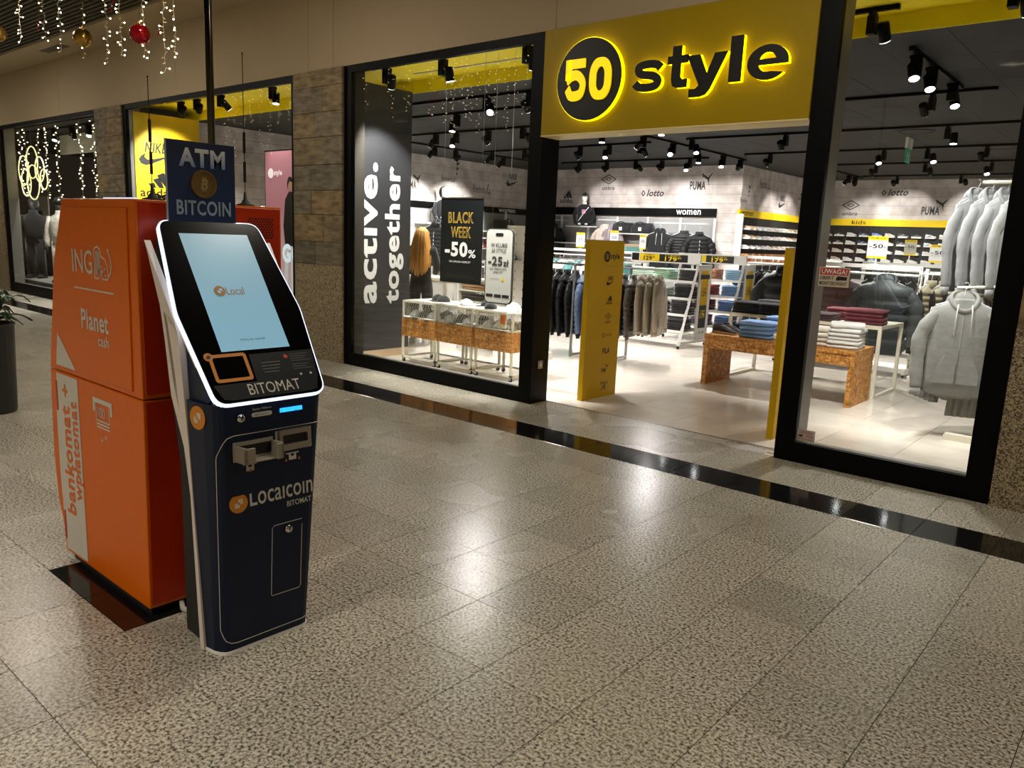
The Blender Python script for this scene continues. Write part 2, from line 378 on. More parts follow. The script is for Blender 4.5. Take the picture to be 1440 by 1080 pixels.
fs = struct(Bx('floor_store', SG, None, -13, 1.256, -.06, 3, 16.4, -.004))
cells = [(-1.98 + .6 * i, max(1.87 + .6 * j, 1.262), -1.98 + .6 * (i + 1), 1.87 + .6 * (j + 1)) for i in range(-18, 8) for j in range(-2, 24) if 1.87 + .6 * (j + 1) > 1.3]
tiles(fs, cells, lambda c: 'store_tile', 300, .0026)
th = struct(Bx('trim_1', METAL, None, -3.30, 1.25, -.01, -.837, 1.262, .004))
# ---- mall walls and ceiling
wb = struct(MB().box(-24, 1.02, 3.43, 6, 1.3, 4.4).build('wall_bulkhead', mat('bulkhead_core', '#4c4234', .9), None))
xs = [-24, -19.5, -14.6, -10.2, -6.929, -6.446, -3.2, 0.6, 6]
for a, b in zip(xs, xs[1:]): Bx('panel', BEIGE, wb, a + .003, 1.004, 3.434, b - .003, 1.021, 4.4)
sf = struct(MB().box(-24, .33, 4.4, 6, 1.3, 4.46).build('ceiling_soffit', BEIGE, None))
Bx('vent_grille', mat('grey_grille', '#5c564b', .7), sf, -14.1, .56, 4.392, -13.2, .72, 4.4)
cm = struct(Bx('ceiling', mat('ceiling_void', '#0d0c0b', .9), None, -24, -10, 4.62, 6, .33, 4.7))
b = MB()
SL = mat('ceiling_slat', '#4a463e', .6)
for k in range(72):
    y = .31 - k * .085
    if y > -6: b.box(-24, y - .03, 4.42, 6, y, 4.5)
stuff(b.build('slats', SL, cm))
struct(Bx('wall_opposite', BEIGE, None, -24, -10.2, 0, 6, -10, 4.6))
struct(Bx('wall_end', BEIGE, None, 6, -10, 0, 6.2, 1.3, 4.6))
struct(Bx('wall_far', BEIGE, None, -24.2, -10, 0, -24, 1.3, 4.6))
for i, x in enumerate((-19, -14.5, -10, -5.5, -1, 3.4)):  # lamps out of view, added to light the mall aisle
    for j, y in enumerate((-1.45, -7.0)):
        t = thing('ceiling_downlight', 'added unseen round ceiling lamp over the mall aisle, %s along the %s row' % (ORD[i], ('storefront', 'far')[j]), 'lamp', (x, y, 4.42), 0, 'added mall ceiling lamps')
        MB().lathe([(.17, -.03), (.2, -.03), (.2, .0), (.17, .0)], 24).build('ring', METAL, t)
        zl = -.012 if j == 0 else .14
        MB().lathe([(.0001, zl), (.165, zl), (.165, zl + .008), (.0001, zl + .008)], 24).build('lens', mat('warm_lens', '#ffd9a0', .3, emit=3), t)
        if j == 0: lamp('AREA', 'light', t, (0, 0, -.04), MALL_W * 1.9, (1, .9, .76), shape='DISK', size=.34)
        else: MB().lathe([(.17, .0), (.172, .0), (.172, .15), (.17, .15)], 24).build('reflector', METAL, t); lamp('SPOT', 'light', t, (0, 0, .1), MALL_W * 22, (1, .9, .76), spot_size=2.2, spot_blend=.7, shadow_soft_size=.1)
# ---- pillars
def pillar(nm, x0, x1, seedv):
    rnd = random.Random(seedv)
    p = struct(Bx(nm, mat('mortar', '#2b2720', .9), None, x0, .995, 0, x1, 1.3, 3.43))
    Bx('granite_base', MC['granite_wall'], p, x0, .975, 0, x1, .999, 1.172)
    zs = [1.172, 1.447, 1.77, 2.055, 2.353, 2.672, 2.955, 3.243, 3.43]
    for a, b_ in zip(zs, zs[1:]):
        c = x0 + (x1 - x0) * rnd.choice((.38, .45, .55, .62)); e = [x0, c, x1]
        if x1 - x0 > 1.3: e = [x0, x0 + .42 + rnd.random() * .1, x0 + .9, x1]
        for u, v in zip(e, e[1:]):
            o = rnd.uniform(0, .008); Bx('tile', MC['slate'], p, u + .002, .972 - o, a + .002, v - .002, .999, b_ - .002, .003)
pillar('wall_pillar_middle', -7.207, -6.235, 3); pillar('wall_pillar_left', -13.025, -12.01, 5); pillar('wall_pillar_right', .629, 2.6, 9); struct(Bx('wall_pillar_end', MC['granite_wall'], None, -24, .975, 0, -17.955, 1.3, 3.43))
# ---- storefront frames with panes
def window(nm, x0, x1, wl, wr, joints, zb=.148, rv=True):
    f = struct(MB().box(x0, YF, 0, x1, 1.06, zb).build(nm, BLACK, None))
    for s, a, c, z0, z1 in (('jamb', x0, x0 + wl, zb, 3.43), ('jamb', x1 - wr, x1, zb, 3.43), ('head', x0 + wl, x1 - wr, 3.355, 3.43)):
        Bx(s, BLACK, f, a, YF, z0, c, 1.06, z1)
    Bx('sill', GREYM, f, x0 + wl, 1.06, 0, x1 - wr, 1.25, zb - .03)
    if rv: Bx('reveal', GREYM, f, x0 + .01, 1.06, 0, x0 + wl, 1.25, 3.43)
    Bx('reveal', GREYM, f, x1 - wr, 1.06, 0, x1 - .01, 1.25, 3.43)
    js = [x0 + wl] + joints + [x1 - wr]
    for a, c in zip(js, js[1:]): Bx('pane', MC['glass'], f, a + .002, 1.03, zb, c - .002, 1.036, 3.355)
    return f
w1 = window('window_1', -6.235, -3.30, .124, .155, [-4.776], rv=False)
window('window_2', -.837, .627, .15, .154, [], .155)
window('window_3', -12.01, -7.207, .09, .09, [-9.6])
w4 = window('window_4', -17.95, -13.025, .12, .06, [-15.4], .2)
# portal posts (deeper returns beside the open doorway) and threshold mark
pp = struct(Bx('trim_2', BLACK, None, -3.455, 1.06, 0, -3.302, 1.27, 3.43)); struct(Bx('trim_3', BLACK, None, -.835, 1.06, 0, -.70, 1.25, 3.43))
t = thing('light_switch', 'small silver switch plate on the black doorway post', 'switch', (-3.2995, 1.14, .38))
MB().box(0, -.035, -.04, .006, .035, .04).build('plate', METAL, t, bevel=.003); MB().box(.006, -.008, -.018, .011, .008, .012).build('toggle', WHITE, t)
# ---- store shell
def swall(nm, *a): return struct(Bx(nm, MC['concrete'], None, *a))
wl_ = swall('wall_store_left', -12.4, 1.3, 0, -12.2, 12.0, 3.36)
wk1 = swall('wall_store_back', -12.2, 11.8, 0, -6.5, 12.0, 3.36)
wsd = swall('wall_store_recess', -6.5, 11.8, 0, -6.3, 16.4, 3.36)
wk2 = swall('wall_store_kids', -6.3, 16.2, 0, 2.2, 16.4, 3.36)
swall('wall_store_right', 2.0, 1.3, 0, 2.2, 16.4, 3.36)
cs = struct(Bx('ceiling_store', mat('ceiling_gap', '#4a4a4a', .8), None, -12.4, 2.25, 3.356, 2.2, 16.4, 3.45))
base = {}
b = MB()
cnt = []
for i in range(-19, 6):
    for j in range(0, 24):
        x, y = -.93 + .6 * i, 2.72 - .47 + (.47 if j else 0) + .6 * (j - 1) if j else 2.25
        y0 = 2.25 if j == 0 else 2.72 + .6 * (j - 1); y1 = 2.72 + .6 * j
        if y1 > 16.3 or x < -12.4 or x > 1.9 or (x < -6.9 and y0 > 11.5): continue
        c = (x + .3, (y0 + y1) / 2, 3.35); q = inframe(c, 80)
        cnt.append((-(1 / q[2] if q else 0), x, y0, y1))
cnt.sort()
for k, (a, x, y0, y1) in enumerate(cnt):
    if k < 220 and a < 0:
        kk = round(y1 - y0, 2)
        if kk not in base: base[kk] = MB().box(-.298, -kk / 2 + .002, 0, .298, kk / 2 - .002, .008).mesh('panel', CEILD)
        link('panel', base[kk], cs, (x + .3, (y0 + y1) / 2, 3.35))
    else: b.box(x + .002, y0 + .002, 3.35, x + .598, y1 - .002, 3.358)
stuff(b.build('outer_panels', CEILD, cs))
yc = struct(Bx('ceiling_window_bay', YELC, None, -12.4, 1.07, 3.5, 2.2, 2.25, 3.56)); Bx('edge', YELC, yc, -12.4, 2.24, 3.345, 2.2, 2.25, 3.5)
for x0, x1 in ((-6.1, -3.46),): Bx('profile', mat('white_profile', '#cfcabb', .5), yc, x0, 1.92, 3.488, x1, 1.95, 3.5)
# round air outlets and exit sign
for k, (x, y) in enumerate(((-4.6, 6.1), (-1.9, 7.9), (-1.2, 10.2))):
    t = thing('air_outlet', 'flat round air outlet in the dark store ceiling, %s from the entrance' % ORD[k], 'vent', (x, y, 3.35), 0, 'ceiling air outlets')
    MB().lathe([(.22, -.012), (.25, -.008), (.25, 0), (.22, 0)], 24).build('ring', CEILD, t); MB().lathe([(.0001, -.01), (.2, -.01), (.2, 0), (.0001, 0)], 24).build('disc', CEILD, t)
t = thing('exit_sign', 'small green emergency exit sign hanging from the dark ceiling', 'sign', (-2.16, 8.6, 3.35))
MB().box(-.02, -.13, -.16, .02, .13, 0).build('housing', WHITE, t); pl = MB().box(-.006, -.13, -.37, .006, .13, -.16).build('plate', mat('green_sign', '#0f7a52', .4, emit=.25), t)
MB().text('H', -.06, -.33, .06, -.2, .02, at(.008, 0, 0, FX)).build('pictogram', WPRINT, pl)
# ================================================================== FASCIA SIGN
GLOWY = mat('glowing_yellow_acrylic', '#fff000', .4, emit=2.5, noise=.0)
t = thing('fascia_sign', 'yellow store fascia over the entrance with glowing black 50 style lettering', 'sign', (-2.07, 1.0, 2.53))
ox, oz = -2.07, 2.53
Bx('panel', YEL, t, -1.232, -.015, .0, 1.232, .25, .9, .003)
Bx('bottom_trim', mat('cream_trim', '#d8c48a', .5), t, -1.232, -.016, -.012, 1.232, .25, 0)
SY = -.06   # letter faces stand off the panel
def M_(x, y, z): return at(x - ox, y, z - oz, FY)
dk = MB().prism(circ(.342, 48), .042, M_(-2.766, -.016, 2.962)).build('disc', GLOWY, t)
MB().prism(circ(.338, 48), .004, M_(-2.766, -.058, 2.962)).build('face', INK, dk)
DIG = mat('yellow_digit', '#ffd900', .4, emit=.75, noise=.02)
def put(ch, x0, z0, x1, z1, y, ext, nm, m, par):
    V, F = glyph(ch, ext); a0, a1 = min(p[0] for p in V), max(p[0] for p in V); b0, b1 = min(p[1] for p in V), max(p[1] for p in V)
    return MB().add([(x0 + (p[0] - a0) / (a1 - a0) * (x1 - x0) - ox, y - ext / 2 - p[2], z0 + (p[1] - b0) / (b1 - b0) * (z1 - z0) - oz) for p in V], F).build(nm, m, par)
for s, x0, x1, z0, z1 in (('5', -3.0, -2.79, 2.79, 3.135), ('0', -2.745, -2.525, 2.785, 3.125)): put(s, x0, z0, x1, z1, -.0622, .016, 'digit', DIG, dk)
for s, x0, x1, z0, z1 in (('s', -2.32, -2.035, 2.812, 3.056), ('t', -2.0, -1.815, 2.818, 3.135), ('y', -1.83, -1.485, 2.735, 3.05), ('l', -1.468, -1.366, 2.82, 3.15), ('e', -1.325, -1.01, 2.812, 3.06)):
    e = put(s, x0, z0, x1, z1, -.0155, .04, 'letter', GLOWY, t); put(s, x0, z0, x1, z1, -.0556, .005, 'face', INK, e)
# ================================================================== BITCOIN KIOSK
kt = thing('bitcoin_kiosk', 'dark navy cryptocurrency kiosk with glowing tilted touchscreen and white side frame', 'kiosk', (-1.161, -3.241, 0), -.022)
def body_ring(z):
    h = .185 + .033 * z; n = .06 * z + .012
    half = [(-.10, h + .022), (-.095, h + .022), (-.034 + .04 * z, h + .013), (n - .022, h + .002), (n - .006, h - .011), (n, h - .028)]
    return [Vector((a, -c, z)) for a, c in half] + [Vector((a, c, z)) for a, c in reversed(half)]
MB().loft([body_ring(z) for z in (.012, .3, .6, .9, .985)]).build('body', NAVY, kt, smooth=False)
MB().loft([[Vector((p.x * 1.0 + (.004 if p.x > -.1 else -.0), p.y * 1.012, z)) for p in body_ring(0)] for z in (0, .012)]).build('base_plate', WHITE, kt)
def lean(o, sg, uc):
    for v in o.data.vertices: v.co.y = v.co.y - uc + sg * (.203 + .027 * v.co.z)
def side(pts, u, h): return MB().prism([(p[0], p[1]) for p in pts], h, at(0, u, 0, FY) @ Matrix.Translation((0, 0, -h / 2)))
core = [(-.25, .02), (-.10, .02), (-.10, .95), (-.14, 1.16), (-.345, 1.45), (-.37, 1.54), (-.39, 1.54), (-.35, 1.3), (-.3, .95), (-.25, .7)]
side(core, 0, .40).build('rear_housing', RUBBER, kt)
KW = mat('kiosk_white_metal', '#d9cfc4', .35)
for sg in (-1, 1):
    u = sg * .226
    lean(side([(-.112, 0), (-.082, 0), (-.10, .78), (-.112, .97), (-.127, 1.18), (-.135, 1.23), (-.215, 1.29), (-.19, 1.17), (-.172, 1.05), (-.158, .93), (-.14, .8), (-.114, .62)], u, .024).build('side_frame', KW, kt), sg, u)
    lean(side([(-.14, .8), (-.158, .93), (-.19, 1.03), (-.213, 1.17), (-.235, 1.30), (-.26, 1.32), (-.238, 1.186), (-.216, .98)], u, .024).build('side_brace', KW, kt), sg, u)
    lean(side([(-.135, 1.22), (-.15, 1.262), (-.352, 1.54), (-.345, 1.53), (-.258, 1.31), (-.225, 1.285)], u, .024).build('side_cheek', KW, kt), sg, u)
    side([(-.11, .95), (-.127, 1.17), (-.137, 1.24), (.03, .995), (.0, .95)], sg * .212, .02).build('screen_flank', NAVY, kt)
# tilted screen head: plane coordinates a (across), t (down)
ex, ez = (-.375 - .083) / .779, (1.615 - .985) / .779
BZ = Matrix(((0, ex, ez, -.375), (1, 0, 0, .004), (0, ez, -ex, 1.615), (0, 0, 0, 1)))
def outline(g):
    pts = [(.2035 + g, g), (.2545 + g, -.404), (.224 + g, -.779 - g), (-.224 - g, -.779 - g), (-.2545 - g, -.404), (-.2035 - g, g)]; rad = [.05, .25, .055, .055, .25, .05]; out = []
    for k in range(6):
        p, a, c = Vector(pts[k]), Vector(pts[k - 1]), Vector(pts[(k + 1) % 6]); r = rad[k] + g
        va, vc = (a - p).normalized(), (c - p).normalized(); ang = va.angle(vc); l = min(r / math.tan(ang / 2), (a - p).length * .48, (c - p).length * .48)
        for j in range(7):
            s = j / 6; out.append(tuple((p + va * l) * (1 - s) ** 2 + p * 2 * s * (1 - s) + (p + vc * l) * s ** 2))
    return out[::-1]
LED = mat('led_edge', '#d6e4ff', .3, emit=1.5, noise=.05, ns=4)
MB().prism(outline(-.012), .03, BZ @ Matrix.Translation((0, 0, -.045))).build('head_back', KW, kt)
MB().prism(outline(0), .018, BZ @ Matrix.Translation((0, 0, -.016))).build('led_rim', LED, kt)
bz = MB().prism(outline(-.006), .0035, BZ @ Matrix.Translation((0, 0, .002))).build('bezel', mat('black_bezel', '#040405', .12), kt)
def bl(x0, t0, x1, t1, z): return [(x0, -t0), (x0, -t1), (x1, -t1), (x1, -t0)], z
def bq(nm, m, x0, t0, x1, t1, z=.0062, par=None): return MB().flat([(x0, -t1), (x1, -t1), (x1, -t0), (x0, -t0)], BZ @ Matrix.Translation((0, 0, z))).build(nm, m, par or bz)
m = gradient('kiosk_screen', '#86b8d2', '#7aa6bb', 2, 1.15, 1.58, emit=.42, rough=.25)
scn = bq('screen', m, -.1395, .061, .1395, .571)
coinmark(.022, BZ @ Matrix.Translation((-.062, -.318, .0075)), mat('gold_print', '#9a6d1c', .5, emit=.1), mat('screen_pale', '#86b4cc', .3, emit=.42), scn, 'mark')
MB().text('Local', -.036, -.335, .035, -.301, 0, BZ @ Matrix.Translation((0, 0, .0075))).build('lettering', mat('gold_print', ''), scn)
MB().text('Dotknij, aby rozpocząć', -.05, -.534, .05, -.522, 0, BZ @ Matrix.Translation((0, 0, .0075))).build('caption', mat('slate_print', '#2b3a44', .5), scn)
lp = [(-.205, -.69), (-.04, -.69), (-.04, -.585), (.205, -.585), (.205, -.69), (.19, -.752), (-.19, -.752)]
MB().flat([(-.213, -.70), (-.19, -.757), (-.16, -.764), (.16, -.764), (.19, -.757), (.213, -.70), (.228, -.59), (-.04, -.59), (-.045, -.70)], BZ @ Matrix.Translation((0, 0, .0062))).build('lower_panel', mat('charcoal_panel', '#15181b', .3), bz)
OR2 = mat('orange_print', '#c77d10', .45)
fr = MB(); o, i = rr(.145, .112, .012, 4, -.125, -.636), rr(.119, .086, .003, 4, -.125, -.636)
for k in range(len(o)): fr.flat([o[k], o[(k + 1) % len(o)], i[(k + 1) % len(o)], i[k]], BZ @ Matrix.Translation((0, 0, .0075)))
fr = fr.build('scanner_frame', OR2, bz); MB().flat(i, BZ @ Matrix.Translation((0, 0, .0068))).build('scanner_glass', mat('black_bezel', ''), fr)
MB().prism(circ(.017, 20, -.196, -.588), .001, BZ @ Matrix.Translation((0, 0, .0075))).build('badge', OR2, fr)
b = MB(); b.flat([(-.206, -.59), (-.196, -.581), (-.187, -.585), (-.19, -.594), (-.2, -.596)], BZ @ Matrix.Translation((0, 0, .0092))); b.build('pictogram', INK, fr)
MB().text('BITOMAT', -.09, -.752, .122, -.708, 0, BZ @ Matrix.Translation((0, 0, .0075))).build('lettering', PALE, bz)
MB().prism(circ(.0085, 16, .104, -.612), .001, BZ @ Matrix.Translation((0, 0, .007))).build('warning_dot', mat('red_print', '#b5301c', .5), bz)
b = MB(); c = MB()
for k in range(4): b.flat([(-.005, -.632 - k * .013), (.075 - k * .006, -.632 - k * .013), (.075 - k * .006, -.628 - k * .013), (-.005, -.628 - k * .013)], BZ @ Matrix.Translation((0, 0, .0075)))
for k in range(7): c.flat([(.12, -.606 - k * .0095 - (k > 3) * .006), (.205 - (k % 3) * .012, -.606 - k * .0095 - (k > 3) * .006), (.205 - (k % 3) * .012, -.6035 - k * .0095 - (k > 3) * .006), (.12, -.6035 - k * .0095 - (k > 3) * .006)], BZ @ Matrix.Translation((0, 0, .0075)))
DIM = mat('dim_print', '#5b5a55', .6); b.build('small_print', DIM, bz); c.build('small_print', DIM, bz)
for x in (.142, .185): MB().prism(circ(.005, 8, x, -.692), .001, BZ @ Matrix.Translation((0, 0, .007))).build('pictogram', PALE, bz)
# front of the body; measured on a vertical plane, moved onto the leaning face
def kf(u, z, off=.002):
    n = .06 * z + .012; return at(.06 * (z + .01) + .012 + off, u - .6 * n, z + n * 1.17 * (1.609 - z) / 3.0, FX @ Matrix.Rotation(-.06, 4, 'X'))
def kq(nm, m, u0, z0, u1, z1, off=.002, th=.0015, par=None, rad=.004):
    u, z = (u0 + u1) / 2, (z0 + z1) / 2
    return MB().prism(rr(u1 - u0, z1 - z0, min(rad, (z1 - z0) / 2.01), 3), th, kf(u, z, off)).build(nm, m, par or kt)
def lock(u, z):
    o = MB().lathe([(.0001, .012), (.012, .012), (.016, .007), (.017, 0), (.0001, 0)], 14, kf(u, z, 0)).build('lock', CHROME, kt, smooth=True)
    MB().prism([(-.002, -.007), (.002, -.007), (.002, .007), (-.002, .007)], .001, kf(u, z, .012)).build('keyhole', INK, o)
lock(-.085, .912); lock(.104, .435)
lb = kq('label_plate', PALE, -.042, .909, .04, .925, rad=.008)
MB().text('@localcoin', -.03, -.004, .03, .004, 0, kf(-.001, .917, .004)).build('lettering', INK, lb)
MB().text('Zapytaj - Follow us', -.038, -.005, .038, .005, 0, kf(-.001, .938, .003)).build('lettering', PALE, kt)
kq('status_light', mat('blue_led', '#1d7dff', .3, emit=3.0, noise=.5, ns=60), .073, .911, .168, .927, rad=.002)
def linepath(pts):
    b = MB(); P3 = [kf(u, z, .001 + max(0, 0)).translation for u, z in pts]
    return b.tube(P3, .0018, 4)
PIN = mat('pinstripe', '#b9b2a4', .4)
def onb(u, z):   # point on the body surface, following the rounded corners
    R_ = body_ring(z); R_ = R_[:]
    for k in range(len(R_) - 1):
        a, c = R_[k], R_[k + 1]
        if min(a.y, c.y) - 1e-6 <= u <= max(a.y, c.y) + 1e-6:
            s = (u - a.y) / (c.y - a.y) if abs(c.y - a.y) > 1e-6 else 0; q_ = a.lerp(c, s); return Vector((q_.x + .0018, q_.y * 1.008, q_.z))
    return Vector((-.07, u, z))
h1, h0 = .213, .187
pl = [(.205, .868), (.185, .868), (.17, .868), (-.15, .868), (-.175, .862), (-.19, .845), (-.207, .80), (-.208, .785)] + [(-.208 + .02 * k / 6, .785 - .68 * k / 6) for k in range(1, 7)] + [(-.18, .075), (-.172, .058), (-.155, .046), (-.13, .04), (.15, .04), (.165, .041), (.185, .044)]
b = MB(); b.tube([onb(u, z) for u, z in pl], .0016, 4); b.build('pinstripe', PIN, kt)
dr = MB(); dr.tube([kf(u, z, .0005).translation for u, z in ((.165, .462), (.044, .462), (.035, .452), (.026, .18), (.03, .173), (.15, .171), (.157, .18), (.166, .44))], .0016, 4); dr.build('service_door_edge', PIN, kt)
# cash slots
TAU = mat('taupe_metal', '#8d8474', .4, .2); PLT = mat('slot_plate', '#a8a294', .4)
p1 = kq('cash_out_plate', PLT, -.118, .75, .042, .838, .001, .003)
MB().text('Wydanie gotówki - Cash out', -.055, -.005, .055, .005, 0, kf(-.035, .826, .0055)).build('lettering', INK, p1)
K = kf(-.035, .785, .004)
tr = MB(); tr.box(-.078, -.034, 0, -.066, .026, .075, K); tr.box(.066, -.034, 0, .078, .026, .075, K); tr.box(-.066, -.034, 0, .066, -.028, .06, K); tr.box(-.078, -.034, .063, -.036, .024, .075, K); tr.box(.05, -.034, .063, .078, .024, .075, K)
tr.build('cash_tray', TAU, p1, bevel=.003); MB().box(-.066, -.02, 0, .066, .022, .002, K).build('slot', INK, p1)
p2 = kq('cash_in_plate', PLT, .052, .757, .207, .862, .001, .003)
MB().text('Wpłać gotówkę - Insert cash', -.045, -.005, .045, .005, 0, kf(.13, .847, .0055)).build('lettering', INK, p2)
K = kf(.13, .803, .004); b = MB(); o, i = rr(.14, .078, .012, 3), rr(.108, .036, .004, 3)
n = len(o); v = [K @ Vector((p[0], p[1], 0)) for p in o] + [K @ Vector((p[0] * .95, p[1] * .95, .014)) for p in o] + [K @ Vector((p[0], p[1], .014)) for p in i] + [K @ Vector((p[0], p[1], .001)) for p in i]
b.add(v, [(k + q * n, (k + 1) % n + q * n, (k + 1) % n + (q + 1) * n, k + (q + 1) * n) for q in range(3) for k in range(n)]); b.build('slot_surround', TAU, p2)
MB().prism(i, .001, K).build('slot', INK, p2)
for u, z in ((-.052, .722), (.125, .732)):
    K = kf(u, z, .002); b = MB(); b.flat([(-.028, .008), (.028, .008), (.028, .014), (-.028, .014)], K); b.flat([(-.016, -.016), (.016, -.016), (.016, .007), (.008, .007), (.006, -.002), (-.006, -.002), (-.008, .007), (-.016, .007)], K); o = b.build('cash_pictogram', PALE, kt)
    for q in ((0,) if u < 0 else (-.028, .028)): MB().flat([(q - .004, -.02), (q + .004, -.02), (q + .004, -.012), (q, -.007), (q - .004, -.012)], K @ Matrix.Translation((0, 0, .001))).build('arrow', mat('orange_mark', '#b5641a', .5), o)
coinmark(.036, kf(-.102, .588), OR2, PALE, kt, 'emblem_disc')
MB().text('Localcoin', -.135, -.037, .135, .037, .008, kf(.078, .603)).build('lettering', PALE, kt)
MB().text('BITOMAT', -.054, -.011, .054, .011, .008, kf(.153, .538)).build('lettering', PALE, kt)
q = onb(-.205, .965); SBM = at(-.028, -.2345, .93) @ Matrix.Rotation(.16, 4, 'Z') @ FY
coinmark(.043, SBM, OR2, PALE, kt, 'side_emblem')
# topper sign
st = thing('topper_sign', 'blue ATM BITCOIN board standing above the navy kiosk', 'sign', (-1.53, -3.251, 1.56), -.0)
gradient('blue_board', '#16335f', '#0a1a38', 2, 0, .35, rough=.35)
Bx('board', MC['blue_board'], st, -.012, -.137, 0, 0, .137, .351, .001)
Bx('edge', mat('pale_edge', '#9aa5b8', .3), st, -.0135, -.1385, 0, -.0, -.137, .351)
S_ = at(.0015, 0, 0, FX)
gradient('atm_letter', '#5f7da6', '#c9c8c4', 2, .255, .325, rough=.5)
MB().text('ATM', -.092, .257, .095, .326, .04, S_).build('lettering', MC['atm_letter'], st)
MB().text('BITCOIN', -.106, .078, .115, .134, .022, S_).build('lettering', mat('steel_blue_print', '#8fa3b5', .5), st)
gold = mat('gold_metal', '#7d6238', .35, .6)
cn = MB().lathe([(.0001, .004), (.044, .004), (.046, .008), (.052, .008), (.053, 0), (.0001, 0)], 32, at(.001, .003, .196, FX)).build('coin', gold, st)
b = MB(); b.text('B', -.014, -.02, .016, .02, .03, at(.0065, .003, .196, FX), .2)
for u in (-.007, .003):
    for z in (-.027, .02): b.flat([(u, z), (u + .005, z), (u + .005, z + .008), (u, z + .008)], at(.0065, .003, .196, FX))
b.build('coin_mark', mat('pale_gold', '#b59a68', .3, .5), cn)
t = tag(MB().tube([(-1.59, -3.175, 0), (-1.59, -3.175, 4.42)], .0145, 14).build('steel_pole', mat('dark_chrome', '#55554f', .18, 1), None, smooth=True), 'slim shiny steel pole rising from behind the kiosk to the ceiling', 'pole')
tag(MB().tube([(-1.655, -3.34, .022), (-1.6, -3.36, .012), (-1.5, -3.345, .011), (-1.42, -3.33, .02), (-1.3, -3.3, .03)], .011, 8).build('power_cable', mat('white_cable', '#b9b5a8', .5), None, smooth=True), 'pale power cable on the floor between orange machine and kiosk', 'cable')
# ================================================================== ORANGE CASH MACHINE
am = thing('cash_machine', 'tall orange bank cash machine with white ING and Planet cash lettering', 'cash machine', (-2.05, -3.168, 0))
AX, AY = -2.05, -.312    # side face at local y = AY
def xz(pts): return [(p[0] - AX, p[1]) for p in pts]
def slab(nm, pts, y0, y1, m, par=am, bevel=0): return MB().prism(xz(pts), y1 - y0, at(0, y1, 0, FY)).build(nm, m, par, bevel=bevel)
lowp = [(-2.513, .035), (-2.528, .175), (-2.57, .277), (-2.59, .51), (-2.575, .75), (-2.56, .918), (-1.612, .918), (-1.64, .035)]
upp = [(-2.56, .924), (-2.437, 1.408), (-2.298, 1.688), (-1.61, 1.688), (-1.612, .924)]
slab('lower_body', lowp, AY, .312, ORANGE, bevel=.004); slab('upper_body', upp, AY, .312, ORANGE, bevel=.004)
slab('plinth', [(-2.47, 0), (-2.49, .035), (-1.66, .035), (-1.67, 0)], AY + .02, .29, RUBBER)
slab('hatch', [(-2.475, .945), (-2.385, 1.34), (-2.28, 1.655), (-1.665, 1.655), (-1.69, .945)], AY - .006, AY, ORANGE, bevel=.0025)
Bx('back_panel', RED, am, .434, AY + .012, .94, .4425, .305, 1.68, .002)
o = MB().prism([(-.30, .05), (.30, .05), (.30, .912), (-.30, .912)], .003, at(.411, 0, 0, FX)).build('lower_back_panel', RED, am)
for v in o.data.vertices: v.co.x = .411 + .028 * (v.co.z - .035) / .883 + (.0025 if v.index > 3 else 0)
b = MB()
for r_ in range(8):
    for c_ in range(9): b.add([(.4432, .155 + c_ * .0135 + (r_ % 2) * .006 + .0045 * math.cos(a), 1.56 + r_ * .011 + .0045 * math.sin(a)) for a in [k * PI / 3 for k in range(6)]], [tuple(range(6))])
stuff(b.build('vent_holes', INK, am))
Bx('top_strip', mat('cool_strip', '#dfe8ff', .3, emit=.9), am, .15, AY + .01, 1.688, .43, AY + .02, 1.693)
BY = AY - .0075
def AM(x, z, y=BY): return at(x - AX, y, z, FY)
b = MB(); b.flat(xz([(-2.485, .908), (-2.25, .908), (-2.254, .05), (-2.495, .05), (-2.505, .17), (-2.52, .4), (-2.515, .7)]), at(0, AY - .0015, 0, FY)); b.build('white_stripe', PALE, am)
b = MB(); b.flat(xz([(-2.462, .95), (-2.24, .95), (-2.425, 1.1)]), at(0, BY, 0, FY)); b.build('white_corner', PALE, am)
def at_text(s, x0, z0, x1, z1, m=PALE, bold=.0, y=BY): MB().text(s, x0 - AX, z0, x1 - AX, z1, bold, at(0, y, 0, FY)).build('lettering', m, am)
at_text('ING', -2.203, 1.385, -2.0, 1.482, bold=.004)
at_text('Planet', -2.144, 1.15, -1.876, 1.235, bold=.02); at_text('cash', -1.985, 1.092, -1.88, 1.138, bold=.012)
Bx('rule', PALE, am, -2.199 - AX, BY, 1.317, -1.811 - AX, BY + .001, 1.323)
# seated lion emblem as outlined plates
b = MB(); LQ = at(-1.895 - AX, BY, 1.432, FY)
body = [(-.085, -.06), (-.045, -.06), (-.04, -.02), (-.02, -.025), (-.01, -.06), (.04, -.06), (.045, -.04), (.04, -.005), (.02, .02), (-.015, .03), (-.02, .055), (-.045, .068), (-.075, .06), (-.085, .035), (-.075, .01)]
for k in range(len(body)):
    a, c = Vector(body[k]), Vector(body[(k + 1) % len(body)]); dn = Vector((-(c - a).y, (c - a).x)).normalized() * .0035
    b.flat([tuple(a - dn), tuple(c - dn), tuple(c + dn), tuple(a + dn)], LQ)
tail = [(.045, -.05), (.07, -.03), (.078, 0), (.07, .03), (.055, .05)]
for a, c in zip(tail, tail[1:]):
    a, c = Vector(a), Vector(c); dn = Vector((-(c - a).y, (c - a).x)).normalized() * .004; b.flat([tuple(a - dn), tuple(c - dn), tuple(c + dn), tuple(a + dn)], LQ)
b.flat(circ(.009, 8, .052, .055), LQ)
for k in range(4): b.flat([(-.07 + .012 * k, -.045), (-.064 + .012 * k, -.045), (-.06 + .011 * k, .05), (-.066 + .011 * k, .05)], LQ)
